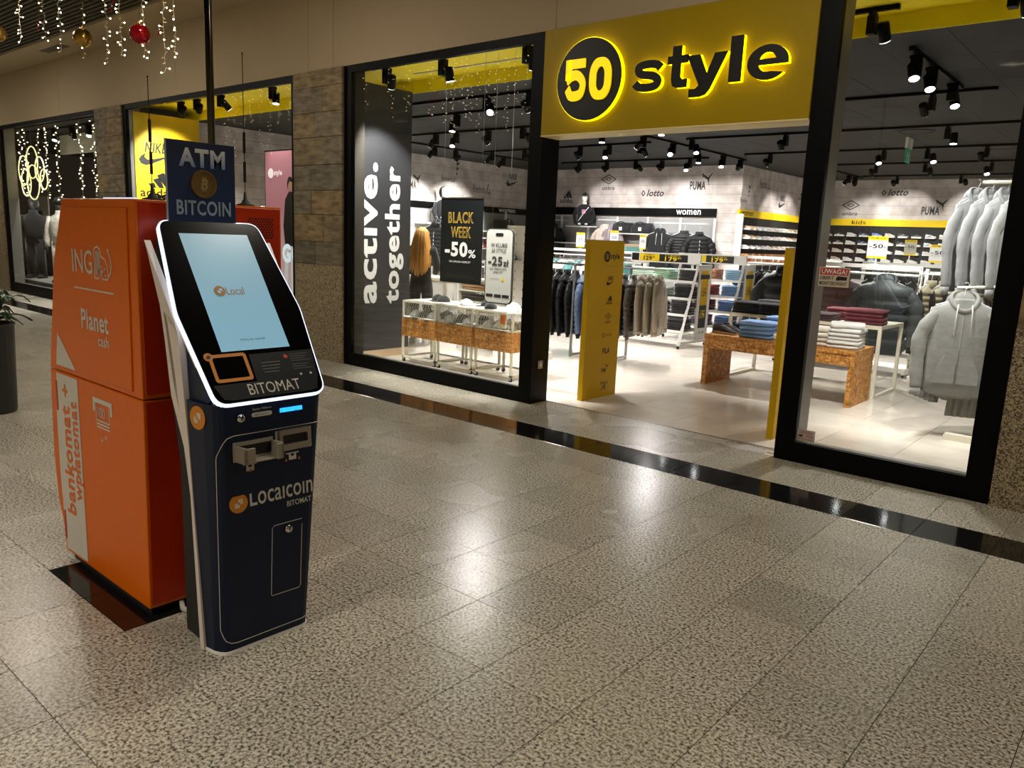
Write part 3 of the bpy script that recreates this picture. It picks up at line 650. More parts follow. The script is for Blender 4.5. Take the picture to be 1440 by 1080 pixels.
for q in ((-.02, -.01), (-.005, -.03), (.012, -.02), (.02, -.045)): b.flat(circ(.006, 6, *q), LQ)
b.build('lion_emblem', PALE, am)
VR = Matrix.Rotation(PI / 2, 4, 'Z')
for s, x, z0, z1, hh in (('bankomat', -2.405, .245, .765, .10), ('+', -2.395, .805, .865, .06), ('wpłatomat', -2.30, .33, .80, .105)):
    MB().text(s, z0 - .5, -hh / 2, z1 - .5, hh / 2, .025, at(x - AX, AY - .003, .5, FY) @ VR).build('lettering', ORANGE, am)
b = MB(); IQ = AM(-1.995, .79, AY - .002)
for q in (((-.095, .05), (.095, .05), (.095, .07), (-.095, .07)), ((-.095, .01), (-.075, .01), (-.075, .05), (-.095, .05)), ((.075, .01), (.095, .01), (.095, .05), (.075, .05))): b.flat(q, IQ)
for k in range(3): b.flat([(-.065, -.03 - .014 * k), (.065, -.03 - .014 * k), (.065, -.023 - .014 * k), (-.065, -.023 - .014 * k)], IQ)
for s_ in (-1, 1): b.flat([(s_ * .065 - .003, -.03), (s_ * .065 + .003, -.03), (s_ * .065 + .003, .05), (s_ * .065 - .003, .05)], IQ)
b.text('100', -.05, -.012, .02, .035, 0, IQ)
for x, sg in ((-.02, -1), (.022, 1)): b.flat([(x - .014, -.1 + .0 * sg), (x, -.1 + .022 * sg), (x + .014, -.1), (x, -.1 + .008 * sg)], IQ)
b.build('banknote_pictogram', PALE, am)
for z in (.17, .8): Bx('hinge', RED, am, -2.5 - AX, AY - .004, z - .07, -2.487 - AX, AY, z + .07)
for k, (y, h, lbl) in enumerate(((-3.357, .46, 'black whip antenna on the orange machine, left of the blue board'), (-2.958, .62, 'black whip antenna on the orange machine, right of the blue board'))):
    t = thing('antenna', lbl, 'antenna', (-1.72, y, 1.688), 0, 'whip antennas')
    MB().lathe([(.0001, 0), (.038, 0), (.04, .006), (.02, .012), (.008, .03), (.005, .06), (.0001, .06)], 16).build('magnet_foot', RUBBER, t, smooth=True)
    MB().tube([(0, 0, .05), (0, 0, h)], .0016, 6).build('whip', RUBBER, t)
    for z in (.1, .22): MB().lathe([(.0001, z), (.006, z), (.006, z + .085), (.0001, z + .085)], 8).build('coil', RUBBER, t)
    MB().ell((0, 0, h), (.004, .004, .004), 6, 4).build('tip', RUBBER, t)
t = thing('cable_coil', 'loop of black antenna cable lying on top of the orange machine', 'cable', (-1.74, -3.26, 1.694))
MB().tube([(.0 + .05 * math.cos(a), .075 * math.sin(a), .01 + .012 * math.sin(3 * a)) for a in [k * .45 for k in range(15)]], .004, 6).build('loop', RUBBER, t); MB().tube([(0, -.08, 0), (.01, 0, .035), (0, .08, 0)], .004, 6).build('strand', RUBBER, t)
# ================================================================== PLANTER, GARLANDS
t = thing('planter', 'tall tapered charcoal planter standing on the mall floor at the left edge', 'planter', (-5.97, -2.80, 0))
MB().lathe([(.0001, 0), (.175, 0), (.185, .02), (.205, .72), (.215, .74), (.19, .74), (.185, .68), (.0001, .68)], 28).build('pot', mat('charcoal_plastic', '#2b2c2d', .4), t, smooth=False)
MB().lathe([(.0001, .69), (.188, .69), (.188, .68), (.0001, .68)], 20).build('soil', mat('soil', '#1f150d', .9, bump=.5), t)
pt = thing('potted_plant', 'dark green leafy plant with arching broad leaves in the charcoal planter', 'plant', (-5.97, -2.80, .69))
LF = [mat('leaf_dark', '#1c3313', .4, noise=.3, ns=8), mat('leaf_mid', '#2b4a1c', .4, noise=.3, ns=8)]
rnd = random.Random(4)
for k in range(46):
    a = rnd.uniform(0, 2 * PI); L = rnd.uniform(.22, .42); up = rnd.uniform(.15, .5); wd = rnd.uniform(.03, .05)
    mb = MB(); prev = None
    pts = []
    for j in range(7):
        s = j / 6; rr_ = .03 + L * s * (.75 + .1 * up); z = up * .62 * math.sin(s * 2.1) - .10 * s * s * (1 - up)
        pts.append((Vector((rr_ * math.cos(a), rr_ * math.sin(a), z + .02)), wd * math.sin(PI * min(1, s * .93 + .07)) + .002))
    sd = Vector((-math.sin(a), math.cos(a), 0))
    v = []
    for p, w_ in pts: v += [p - sd * w_ + Vector((0, 0, .012)), p, p + sd * w_ + Vector((0, 0, .012))]
    mb.add(v, [(3 * j + q, 3 * j + q + 1, 3 * j + q + 4, 3 * j + q + 3) for j in range(6) for q in (0, 1)]); mb.build('leaf', LF[k % 2], pt, smooth=True)
def strand(lbl, x, y, ztop, zbot, seed, grp, cat='string light'):
    rnd = random.Random(seed); t = thing('icicle_light', lbl, cat, (x, y, ztop), 0, grp)
    L = ztop - zbot; n = int(L / .045); path = [Vector((rnd.uniform(-.012, .012), rnd.uniform(-.012, .012), -L * k / n)) for k in range(n + 1)]
    MB().tube(path, .0022, 4).build('wire', mat('clear_wire', '#8f8468', .5), t)
    b = MB(); h = MB()
    for k, p in enumerate(path[1:]):
        a = rnd.uniform(0, 2 * PI); d_ = Vector((math.cos(a), math.sin(a), rnd.uniform(-.6, .3))) * .028
        h.tube([p, p + d_], .0035, 4)
        if rnd.random() < .75: q = p + d_ * 1.25; b.ell(q, (.0075, .0075, .0075), 6, 4)
    stuff(h.build('sockets', mat('bulb_socket', '#cdb98d', .4, emit=.25), t)); stuff(b.build('bulbs', BULB, t))
    return t
gold_b = mat('gold_bauble', '#9a7a35', .25, .85); red_b = mat('red_bauble', '#8e0e14', .12, .6)
def bauble(lbl, x, y, z, rad, m):
    t = thing('bauble', lbl, 'bauble', (x, y, z), 0, 'hanging baubles'); MB().ell((0, 0, 0), (rad, rad, rad), 24, 16).build('ball', m, t, smooth=True)
    MB().lathe([(.0001, rad + .025), (.016, rad + .022), (.018, rad - .008), (.0001, rad - .008)], 10).build('cap', gold_b, t); MB().tube([(0, 0, rad + .02), (0, 0, 4.42 - z)], .0015, 4).build('thread', gold_b, t)
def ray(px, py, yy):
    dx, dy = (px - 720) / FPX, (py - 540) / FPX; d_ = [CAMR[0][k] * dx + CAMR[1][k] * dy + CAMR[2][k] for k in range(3)]; s = (yy - CAMC.y) / d_[1]
    return [CAMC[k] + s * d_[k] for k in range(3)]
gx = [(30, 58), (64, 57), (86, 73), (120, 81), (152, 88), (172, 78), (204, 83), (233, 102), (247, 80)]
for k, (px, yb) in enumerate(gx):
    p = ray(px, yb, -.95); strand('icicle light string at upper left, %s from the left' % ORD[k], p[0], -.95, 4.42, p[2], 20 + k, 'icicle lights at upper left')
for px, py, m, lb in ((2, 48, gold_b, 'gold bauble cut by the left picture edge'), (120, 54, gold_b, 'matt gold bauble between icicle lights'), (201, 49, red_b, 'shiny red bauble between icicle lights')):
    p = ray(px, py, -.97); bauble(lb, p[0] + .0, -1.0, p[2], .098, m)
for k, (px, py) in enumerate(((54, 36), (224, 42), (157, 9))):
    p = ray(px, py, -.9); t = thing('candy_cane', 'small dark red striped ornament among the icicle lights, %s from the left' % ('first', 'last', 'middle')[k], 'ornament', p, 0, 'striped ornaments')
    MB().tube([(-.035, 0, -.05), (0, 0, 0), (.035, 0, .05), (.055, 0, .055)], .006, 6).build('cane', red_b, t); MB().tube([(.0, 0, .0), (.01, 0, .014)], .0068, 6).build('stripe', WPRINT, t)
    MB().tube([(.05, 0, .055), (.05, 0, 4.42 - p[2])], .001, 4).build('thread', gold_b, t)
for k in range(11): strand('icicle light string of the side garland, %s from the left' % ORD[k], -8.7 + k * .2, -2.93, 4.42, 3.5 - .25 * math.sin(k * 2.1), 40 + k, 'side garland icicle lights')
for k in range(9): strand('icicle light string of the far garland, %s from the left' % ORD[k], -14.2 + k * .32, -2.0, 4.42, 3.3 - .35 * math.sin(k * 1.7), 60 + k, 'far garland icicle lights')
# ================================================================== GARMENTS (cached meshes, placed as things)
GC = {}
FABC = {}
def fab(col, kind='cotton'):
    k = (col, kind)
    if k not in FABC:
        FABC[k] = mat('%s_%s' % (kind, col[1:]), col, .52 if kind == 'nylon' else .9, noise=.1 if kind == 'nylon' else .16, ns=14 if kind == 'nylon' else 22, bump=.2 if kind == 'nylon' else .5, spec=.35, sheen=.0 if kind == 'nylon' else .2)
    return FABC[k]
def sring(z, rx, ry, cy=0, n=18, p=2.4, ph=0):
    out = []
    for i in range(n):
        a = 2 * PI * i / n; c, s = math.cos(a), math.sin(a)
        k = (abs(c) ** p + abs(s) ** p) ** (-1 / p); wr = 1 + ph * .05 * math.sin(a * 5 + z * 9)
        out.append(Vector((rx * c * k * wr, cy + ry * s * k * wr, z)))
    return out
def garment(kind):
    if kind in GC: return GC[kind]
    parts = []
    P = dict(puffer=(.24, .115, .66, 11), vest=(.21, .09, .62, 9), hoodie=(.25, .085, .66, 0), parka=(.25, .10, .76, 0), tee=(.23, .055, .66, 0), bigpuffer=(.29, .14, .72, 5), cropped=(.25, .10, .56, 7))[kind]
    w_, d_, L, q = P
    rings = [sring(.045, .07, .05), sring(.03, .085, .055), sring(.0, w_ * .55, d_ * .6), sring(-.035, w_ * .93, d_ * .8)]
    n = (q * 4) if q else 9
    for k in range(1, n + 1):
        s = k / n; pf = 1.0
        if q: pf = 1 + .3 * (abs(math.sin(PI * q * s)) ** .6 - .65)
        wz = w_ * (1 - .06 * math.sin(PI * s)) * (1 if q else 1 - .05 * s); dz = d_ * (.88 + .2 * math.sin(PI * min(1, s * 1.1)))
        rings.append(sring(-.035 - (L - .035) * s, wz * (1 + (pf - 1) * .5), dz * pf, ph=0 if q else s))
    if q or kind in ('hoodie',): rings.append(sring(-L - .012, w_ * .86, d_ * .8)); rings.append(sring(-L - .05, w_ * .84, d_ * .78))
    parts.append(('body', MB().loft(rings).mesh('body', None, True), 0))
    if kind != 'vest':
        for sg in (-1, 1):
            if kind == 'tee':
                path = [(sg * w_ * .8, 0, -.03), (sg * w_ * 1.1, -.01, -.10), (sg * w_ * 1.28, -.02, -.22)]; rad = [.075, .075, .07]
            else:
                sl = .62 if kind != 'parka' else .64; m_ = 20 if q else 10; path = []; rad = []
                for k in range(m_ * 2 + 1):
                    s = k / (m_ * 2); x = w_ * (.5 + .7 * math.sin(min(1, s * 2.0 + .12) * PI / 2)) - .02 * s; path.append((sg * x, -.02 - .05 * s * s, -.055 - sl * s + .0))
                    r0 = (.08 - .03 * s) * (1.1 if q else .84); rad.append(r0 * (.55 + .45 * min(1, s * 5)) * (1 + (.26 * (abs(math.sin(PI * q * .95 * s)) ** .6 - .6) if q else .07 * math.sin(s * 17) + .05 * math.sin(s * 41 + sg))))
            parts.append(('sleeve', MB().tube(path, rad, 12, .85).mesh('sleeve', None, True), 0))
            if kind != 'tee':
                e = Vector(path[-1]); parts.append(('cuff', MB().tube([e, e + Vector((0, -.004, -.055))], [.042, .038], 10).mesh('cuff', None, True), 1 if q else 0))
    else:
        for sg in (-1, 1): parts.append(('armhole', MB().ell((sg * w_ * .97, -.01, -.16), (.018, .055, .125), 12, 8).mesh('armhole', None, True), 1))
    if kind in ('hoodie', 'parka', 'bigpuffer'):
        parts.append(('hood', MB().ell((0, .05, .015), (.125, .07, .09), 14, 8).mesh('hood', None, True), 0))
        parts.append(('hood_rim', MB().tube([(.10 * math.sin(a), .045 - .12 * (1 - math.cos(a)) / 2, .095 - .15 * ((1 - math.cos(a)) / 2) ** 1.5) for a in [2 * PI * k / 18 for k in range(19)]], .015, 8, 1.4).mesh('hood_rim', None, True), 0))
    elif kind in ('puffer', 'vest', 'cropped'):
        parts.append(('collar', MB().loft([sring(-.02, .10, .075, 0), sring(.03, .085, .065), sring(.07, .08, .06), sring(.06, .06, .042), sring(.0, .055, .04)], True, True).mesh('collar', None, True), 0))
    else:
        parts.append(('neckband', MB().tube([(.085 * math.cos(a), .05 * math.sin(a) - .01, .035 + .012 * math.sin(a)) for a in [2 * PI * k / 14 for k in range(15)]], .01, 6).mesh('neckband', None, True), 0))
    if kind != 'tee':
        parts.append(('zip', MB().tube([(0, -d_ * .62, -.02), (0, -d_ * 1.02, -.12), (0, -d_ * 1.1, -L * .5), (0, -d_ * 1.0, -L * .98)], .0055, 5).mesh('zip', None, True), 1))
    if kind == 'hoodie':
        for sg in (-1, 1):
            parts.append(('pocket', MB().prism([(sg * .01, -.40), (sg * .10, -.40), (sg * .165, -.54), (sg * .165, -.62), (sg * .01, -.62)][::sg], .01, at(0, -d_ * .96, 0, FY)).mesh('pocket', None), 0))
            parts.append(('drawstring', MB().tube([(sg * .05, -.08, -.0), (sg * .055, -d_ * 1.08, -.06), (sg * .06, -d_ * 1.22, -.24)], .0045, 5).mesh('drawstring', None, True), 2))
    if kind == 'parka':
        for sg in (-1, 1): parts.append(('pocket', MB().prism([(sg * .07, -.5), (sg * .19, -.5), (sg * .19, -.64), (sg * .07, -.64)][::sg], .012, at(0, -d_ * .98, 0, FY)).mesh('pocket', None), 0))
    hg = MB().tube([(-.2, 0, -.02), (-.1, 0, .02), (0, 0, .05), (.1, 0, .02), (.2, 0, -.02)], .008, 6)
    hg.tube([(0, 0, .05), (0, 0, .115), (.018, 0, .135), (.022, 0, .152), (.008, 0, .168), (-.014, 0, .164)], .003, 6)
    parts.append(('hanger', hg.mesh('hanger', None), 3))
    for nm, me, s in parts: me.materials.append(WHITE)
    GC[kind] = parts
    return parts
def hang(kind, nm, lbl, cat, loc, rz, col, col2=None, cloth=None, group=None, scale=(1, 1, 1)):
    nyl = kind in ('puffer', 'vest', 'bigpuffer', 'cropped'); cloth = cloth or ('nylon' if nyl else 'cotton')
    t = thing(nm, lbl, cat, loc, rz, group, scale)
    ms = [fab(col, cloth), fab(col2 or col, cloth), WPRINT, PLASTICW]
    for pn, me, s in garment(kind): link(pn, me, t, m=ms[s])
    return t
# folded garments and shoes ---------------------------------------------------
FM = {}
def folded_mesh(v):
    if v not in FM:
        rnd = random.Random(v); b = MB(); rings = []
        for k in range(7):
            x = -.5 + k / 6; sc_ = .9 if k in (0, 6) else 1.0; dz = rnd.uniform(-.06, .06); dy = rnd.uniform(-.012, .012)
            prof = [(-.44, 0), (-.49, .12), (-.5, .45 + dz), (-.48, .8), (-.42, .97 + dz), (0, 1.0 + dz), (.42, .95), (.48, .75), (.5, .4), (.49, .12), (.44, 0)]
            rings.append([Vector((x, (p[0] + dy) * (.98 if k in (0, 6) else 1), .5 + (p[1] - .5) * sc_)) for p in prof])
        FM[v] = b.loft(rings).mesh('folded', WHITE, True)
    return FM[v]
def stack(lbl, cat, loc, w_, d_, h, n, cols, group, rz=0, nm='folded_garment'):
    """n folded pieces on each other; lbl is a phrase for the place"""
    for k in range(n):
        c = cols[k % len(cols)]; pos = 'lowest' if k == 0 else ('topmost' if k == n - 1 else '%s up' % ORD[k])
        o = link(nm, folded_mesh((k * 3 + int(loc[0] * 10)) % 5), None, (loc[0] + random.uniform(-.006, .006), loc[1] + random.uniform(-.006, .006), loc[2] + k * h), (0, 0, rz + random.uniform(-.03, .03)), fab(c[1]), (w_, d_, h * .99))
        tag(o, '%s %s, %s, %s' % (c[0], cat[0], pos, lbl), cat[1], group)
SM = {}
def shoe_meshes():
    if SM: return SM
    def prof(t):   # t 0 heel .. 1 toe : half width, sole z, upper top
        return .032 + .018 * math.sin(PI * min(1, max(0, t * 1.05))) ** .6 * (1.0 if t > .1 else .8)
    xs_ = [0, .04, .12, .25, .4, .55, .7, .85, .95, 1.0]
    def W(t): return {0: .014, 1: .016}.get(t, .030 + .014 * math.sin(PI * (t * .8 + .15)))
    def sec(t, z0, z1, k): return [Vector((-.135 + .27 * t, s * W(t) * k, z)) for s, z in ((-1, z0), (1, z0), (1, z1), (-1, z1))]
    SM['sole'] = MB().loft([sec(t, .004 if 0 < t < 1 else .012, .028, 1.06) for t in xs_]).mesh('sole', WHITE, False, .003, 1)
    top = [.06, .095, .098, .085, .09, .078, .06, .048, .042, .034]
    rg = []
    for t, h in zip(xs_, top):
        x = -.135 + .27 * t; wt = W(t)
        rg.append([Vector((x, wt * a, .024 + (h - .024) * z)) for a, z in ((-.95, 0), (-1, .35), (-.8, .75), (-.42, 1), (.42, 1), (.8, .75), (1, .35), (.95, 0))])
    SM['upper'] = MB().loft(rg).mesh('upper', WHITE, True)
    SM['opening'] = MB().ell((-.075, 0, .093), (.05, .022, .012), 10, 4).mesh('opening', WHITE, True)
    b = MB()
    for k in range(4): b.box(-.02 + k * .022, -.022, .082 - k * .008, -.012 + k * .022, .022, .088 - k * .008)
    SM['laces'] = b.mesh('laces', WHITE)
    b = MB()
    for s in (-1, 1):
        b.add([Vector((x, s * y, z)) for x, y, z in ((-.07, .047, .035), (-.03, .0485, .032), (.03, .046, .06), (.012, .045, .066))], [(0, 1, 2, 3) if s < 0 else (3, 2, 1, 0)])
    SM['stripe'] = b.mesh('stripe', WHITE)
    return SM
def shoe(lbl, loc, rz, sole, upper, stripe, group, scale=1, nm='sneaker', cat='shoe'):
    S = shoe_meshes(); t = thing(nm, lbl, cat, loc, rz, group, (scale,) * 3)
    for pn, c in (('sole', sole), ('upper', upper), ('opening', '#2a2a2a'), ('laces', sole), ('stripe', stripe)): link(pn, S[pn], t, m=fab(c))
    return t
# ================================================================== TRACK LIGHTING
TH = {}
def head_meshes():
    if not TH:
        TH['adapter'] = MB().box(-.018, -.06, -.03, .018, .06, 0).mesh('adapter', BLACK)
        TH['driver'] = MB().box(-.03, -.045, -.17, .03, .045, -.03).mesh('driver', BLACK)
        TH['housing'] = MB().lathe([(.0001, .0), (.044, .0), (.048, .012), (.048, .13), (.042, .145), (.038, .14)], 18).mesh('housing', BLACK, True)
        TH['lens'] = MB().lathe([(.0001, .141), (.041, .141), (.041, .146), (.0001, .146)], 18).mesh('lens', LENS)
    return TH
TRK = []
def track(lbl, x0, y0, x1, y1, z=3.35):
    t = thing('lighting_track', lbl, 'lighting track', ((x0 + x1) / 2, (y0 + y1) / 2, z), math.atan2(y1 - y0, x1 - x0), 'black lighting tracks'); L = math.hypot(x1 - x0, y1 - y0) / 2
    MB().box(-L, -.018, -.035, L, .018, 0).build('rail', BLACK, t)
    if z in (3.44,):
        for s in (-.8, 0, .8): MB().tube([(s * L, 0, 0), (s * L, 0, 3.5 - z)], .006, 6).build('stem', BLACK, t)
    for s in (-1, 1): MB().box(s * L - .012, -.02, -.038, s * L + .012, .02, 0).build('end_cap', BLACK, t)
def head(lbl, x, y, z, aim, power=1.0, along=0, side=1, cone=1.15):
    H = head_meshes(); t = thing('track_spotlight', lbl, 'spotlight', (x, y, z), along, 'black track spotlights')
    link('adapter', H['adapter'], t); link('driver', H['driver'], t, (0, 0, 0))
    a = Matrix.Rotation(-along, 3, 'Z') @ Vector(aim).normalized()
    q = a.to_track_quat('Z', 'Y').to_euler(); p = Vector((.085 * side, 0, -.12)) - a * .03
    link('housing', H['housing'], t, p, q); link('lens', H['lens'], t, p, q)
    MB().tube([(.0, 0, -.12), p + a * .05], .008, 6).build('bracket', BLACK, t)
    if power: lamp('SPOT', 'light', t, p + a * .165, SPOT_W * power, (1, .965, .92), a, spot_size=cone, spot_blend=.6, shadow_soft_size=.04)
track('black track along the yellow ceiling of the left display window', -6.0, 1.22, -3.5, 1.22, 3.44)
track('short black track along the yellow ceiling of the right window', -1.4, 2.0, -.62, 2.0, 3.5)
for lb, *c in (('first black ceiling track behind the left display window', -7.4, 2.75, -4.4, 2.75), ('second black ceiling track behind the left display window', -8.4, 3.6, -4.6, 3.6), ('third black ceiling track seen through the left display window', -10.2, 5.1, -5.9, 5.1),
               ('long black track running into the store beside the left wall', -10.5, 5.4, -10.5, 10.2), ('black cross track over the left part of the store', -10.2, 7.65, -6.1, 7.5), ('rear black cross track in front of the women wall', -10.0, 10.1, -6.3, 10.1),
               ('long black track running into the store toward the wall corner', -5.72, 4.9, -5.78, 10.7), ('middle black cross track right of the entrance centre', -5.3, 7.35, -.4, 7.35), ('black cross track below the far right ceiling', -5.35, 9.75, -.7, 9.75),
               ('nearest black cross track seen through the right window', -2.6, 4.9, -.4, 4.9), ('short diagonal looking track near the right window pane', -.69, 2.75, -.69, 4.7), ('far black cross track before the kids wall', -4.6, 12.1, -1.0, 12.1),
               ('farthest black cross track above the kids wall', -4.7, 14.8, -1.4, 14.8), ('short black track running toward the kids wall corner', -4.86, 12.6, -4.86, 15.2)):
    track(lb, *c)
OUT, OUT1, BACK, LEFT, DOWN, RIGHT = (.3, -.42, -1), (.5, -.85, -1), (0, 1, -.9), (-1, .1, -.85), (.05, -.1, -1), (.7, .3, -1)
HEADS = [  # x, y, aim, power, description
    (-5.63, 2.75, OUT1, .4, 'bright spotlight behind the left pane'), (-4.92, 2.75, BACK, .8, 'spotlight right on the first track behind the left pane'), (-7.0, 3.6, DOWN, 1, 'lit spotlight at the left end of the second window track'),
    (-5.3, 3.6, OUT, .9, 'lit spotlight at the right end of the second window track'), (-8.5, 5.1, OUT, 1, 'lit spotlight at the left of the third window track'), (-7.75, 5.1, BACK, 1, 'spotlight in the middle of the third window track'),
    (-7.0, 5.1, BACK, 1, 'spotlight toward the right of the third window track'), (-9.0, 5.1, LEFT, 1, 'spotlight at the far left of the third window track'), (-10.5, 6.5, LEFT, 1, 'nearest spotlight on the left wall track'), (-10.5, 7.1, LEFT, 1, 'second spotlight on the left wall track'),
    (-10.5, 8.6, LEFT, 1, 'third spotlight on the left wall track'), (-9.95, 7.63, LEFT, .8, 'left spotlight on the left cross track'), (-9.05, 7.6, BACK, 1, 'second spotlight on the left cross track'), (-7.62, 7.52, BACK, 1, 'spotlight on the left cross track above the doorway post'),
    (-6.95, 7.5, OUT, .8, 'spotlight with bright rim on the left cross track'), (-6.3, 7.5, BACK, 1, 'spotlight at the right end of the left cross track'), (-9.5, 10.1, (-.1, 1, -.62), .33, 'lit spotlight at the left of the rear track'), (-8.75, 10.1, (0, 1, -.62), .33, 'second spotlight on the rear track'),
    (-8.0, 10.1, (0, 1, -.62), .33, 'third spotlight on the rear track'), (-7.35, 10.1, (0, 1, -.62), .33, 'fourth spotlight on the rear track'), (-6.7, 10.1, OUT, .6, 'lit spotlight at the right of the rear track'), (-5.73, 5.4, DOWN, 1, 'nearest spotlight on the corner track'),
    (-5.74, 6.7, LEFT, .8, 'second spotlight on the corner track'), (-5.75, 7.7, OUT1, .4, 'lit spotlight midway on the corner track'), (-5.76, 8.6, DOWN, .8, 'spotlight beyond the crossing on the corner track'), (-5.77, 9.7, OUT, .6, 'lit spotlight near the wall corner'),
    (-5.78, 10.5, (-.6, 1, -.7), .35, 'last spotlight on the corner track'), (-5.2, 7.35, OUT, 1, 'lit spotlight at the left end of the middle track'), (-3.6, 7.35, BACK, 1, 'unlit looking spotlight on the middle track'), (-2.9, 7.35, OUT, 1, 'lit spotlight half hidden by the right post'),
    (-1.36, 7.35, DOWN, 1, 'lit spotlight of the middle track in the right pane'), (-4.85, 9.75, BACK, 1, 'left spotlight on the far right cross track'), (-2.84, 9.75, OUT, .9, 'lit spotlight left of the exit sign'), (-2.16, 9.75, OUT, .9, 'lit spotlight right of the exit sign'),
    (-1.3, 9.75, BACK, 1, 'spotlight right of the exit sign facing away'), (-3.64, 12.1, BACK, .9, 'left spotlight on the far track'), (-2.74, 12.1, BACK, .9, 'middle spotlight on the far track'), (-1.62, 12.1, OUT, .6, 'lit spotlight on the far track above the grey hoodies'),
    (-3.95, 14.8, (0, 1, -.6), .25, 'left spotlight on the farthest track'), (-2.65, 14.8, (0, 1, -.6), .25, 'right spotlight on the farthest track'), (-.69, 2.95, OUT, .4, 'nearest lit spotlight on the short track by the right pane'), (-.69, 3.5, OUT, .4, 'middle lit spotlight on the short track by the right pane'),
    (-.69, 4.35, OUT, .45, 'farthest lit spotlight on the short track by the right pane'), (-1.0, 4.9, BACK, 1.2, 'tilted spotlight under the nearest right cross track'), (-2.3, 4.9, DOWN, 1.1, 'spotlight behind the right post on the nearest cross track'), (-4.86, 13.3, LEFT, .3, 'first spotlight on the kids corner track'), (-4.86, 14.3, LEFT, .3, 'second spotlight on the kids corner track'),
    (-4.86, 14.75, (0, 1, -.7), .25, 'third spotlight on the kids corner track'), (-4.55, 5.1, DOWN, 1.0, 'single spotlight over the store entrance')]
track('short black track over the store entrance', -5.3, 5.1, -3.4, 5.1)
for k, (x, y, a, p, lb) in enumerate(HEADS):
    along = PI / 2 if lb.find('corner') >= 0 or lb.find('left wall track') >= 0 or lb.find('short track') >= 0 or lb.find('wall corner') >= 0 else 0
    head('black ' + lb, x, y, 3.315, a, p, along, -1 if k % 3 else 1)
for x, y, a, p, lb in ((-5.75, 1.22, (-.55, .4, -1), 1.1, 'left spotlight in the left display window aimed at the dark panel'), (-4.85, 1.22, (.05, .2, -1), 1.3, 'middle spotlight in the left display window'), (-3.7, 1.22, (-.25, .25, -1), 1.3, 'right spotlight in the left display window by the post'),
                       (-.8, 2.0, (.1, .6, -1), 1, 'large black spotlight at the top of the right window')):
    head('black ' + lb, x, y, 3.405 if y < 1.3 else 3.465, a, p)
t = track('short track at the top right of the right window', .05, 1.75, .45, 1.75, 3.5); head('black spotlight cut by the top edge of the right window', .2, 1.75, 3.465, (.1, .5, -1), .8)
# ================================================================== LEFT DISPLAY WINDOW
t = thing('display_partition', 'charcoal display wall with large white active. together lettering', 'partition', (-6.40, 1.715, 0))
Bx('board', DARK, t, -.03, -.41, .10, .03, .45, 3.345); Bx('plinth', mat('beige_plinth', '#c2ab8c', .6), t, -.05, -.41, 0, .032, .45, .10)
VT = Matrix(((0, 0, 1, .032), (0, -1, 0, 0), (1, 0, 0, 0), (0, 0, 0, 1)))
MB().text('active.', .70, .1, 2.43, .385, .03, VT).build('lettering', WPRINT, t)
MB().text('together', .69, -.34, 2.41, -.02, .03, VT).build('lettering', WPRINT, t)
t = thing('hanging_poster', 'black BLACK WEEK minus 50 percent poster hanging in the left window', 'poster', (-4.793, 1.5, 1.069))
Bx('sheet', mat('poster_black', '#0f1518', .4, spec=.2), t, -.32, 0, 0, .32, .012, .934)
F0 = at(0, -.002, 0, FY)
b = MB()
for s, x0, z0, x1, z1 in (('BLACK', -.2, .66, .19, .78), ('WEEK', -.155, .50, .155, .62)):
    b.text(s, x0, z0, x1, z1, .02, F0)
b.build('lettering', mat('gold_neon_print', '#d9b44a', .4), t)
b = MB()
for s, x0, z0, x1, z1 in (('BLACK', -.193, .669, .183, .771), ('WEEK', -.148, .509, .148, .611)): b.text(s, x0, z0, x1, z1, -.022, at(0, -.003, 0, FY))
b.build('lettering_core', mat('poster_black', ''), t)
b = MB(); b.text('-50', -.245, .29, .11, .455, .04, F0); b.text('%', .12, .285, .235, .375, .02, F0); b.text('NA DRUGĄ RZECZ*', -.17, .22, .16, .247, .015, F0); b.build('lettering', WPRINT, t)
b = MB()
for k in range(2): b.flat([(-.25, .055 + k * .02), (.22, .055 + k * .02), (.22, .059 + k * .02), (-.25, .059 + k * .02)], F0)
b.build('small_print', GREYLOGO, t)
Bx('clip_rail', METAL, t, -.32, -.004, .926, .32, .014, .94)
for s in (-.29, .29): MB().tube([(s, .005, .91), (s, .005, 3.5 - 1.069)], .0022, 4).build('wire', METAL, t)
t = thing('phone_sign', 'smartphone shaped sign offering minus 25 zł hanging above the bins', 'sign', (-4.214, 1.5, .886))
MB().prism(rr(.392, .8, .06, 6, 0, .4), .02, at(0, .02, 0, FY)).build('case', GREYLOGO, t); sc_ = MB().prism(rr(.365, .775, .05, 6, 0, .4), .002, at(0, -.0005, 0, FY)).build('face', mat('phone_white', '#cfcfca', .35), t)
F1 = at(0, -.0045, 0, FY); b = MB(); b.prism(rr(.11, .035, .016, 4, 0, .735), .001, at(0, -.003, 0, FY)); b.build('camera_notch', INK, sc_)
b = MB()
for s, x0, z0, x1, z1, bo in (('W KLUBIE', -.115, .60, .115, .645, .015), ('50 STYLE', -.105, .545, .1, .585, .015), ('-25', -.15, .405, .055, .505, .035), ('zł', .065, .405, .145, .475, .03), ('NA PIERWSZE', -.12, .36, .115, .385, .01), ('ZAKUPY', -.075, .325, .07, .35, .01), ('POBIERZ APKĘ', -.12, .256, .02, .27, 0)): b.text(s, x0, z0, x1, z1, bo, F1)
b.build('lettering', GREYLOGO, sc_)
MB().flat([(.05, .247), (.085, .247), (.085, .28), (.05, .28)], F1).build('app_icon', YELB, sc_)
for x in (-.12, 0, .115): MB().prism(rr(.1, .032, .006, 2, x, .085), .001, at(0, -.003, 0, FY)).build('store_badge', INK, sc_)
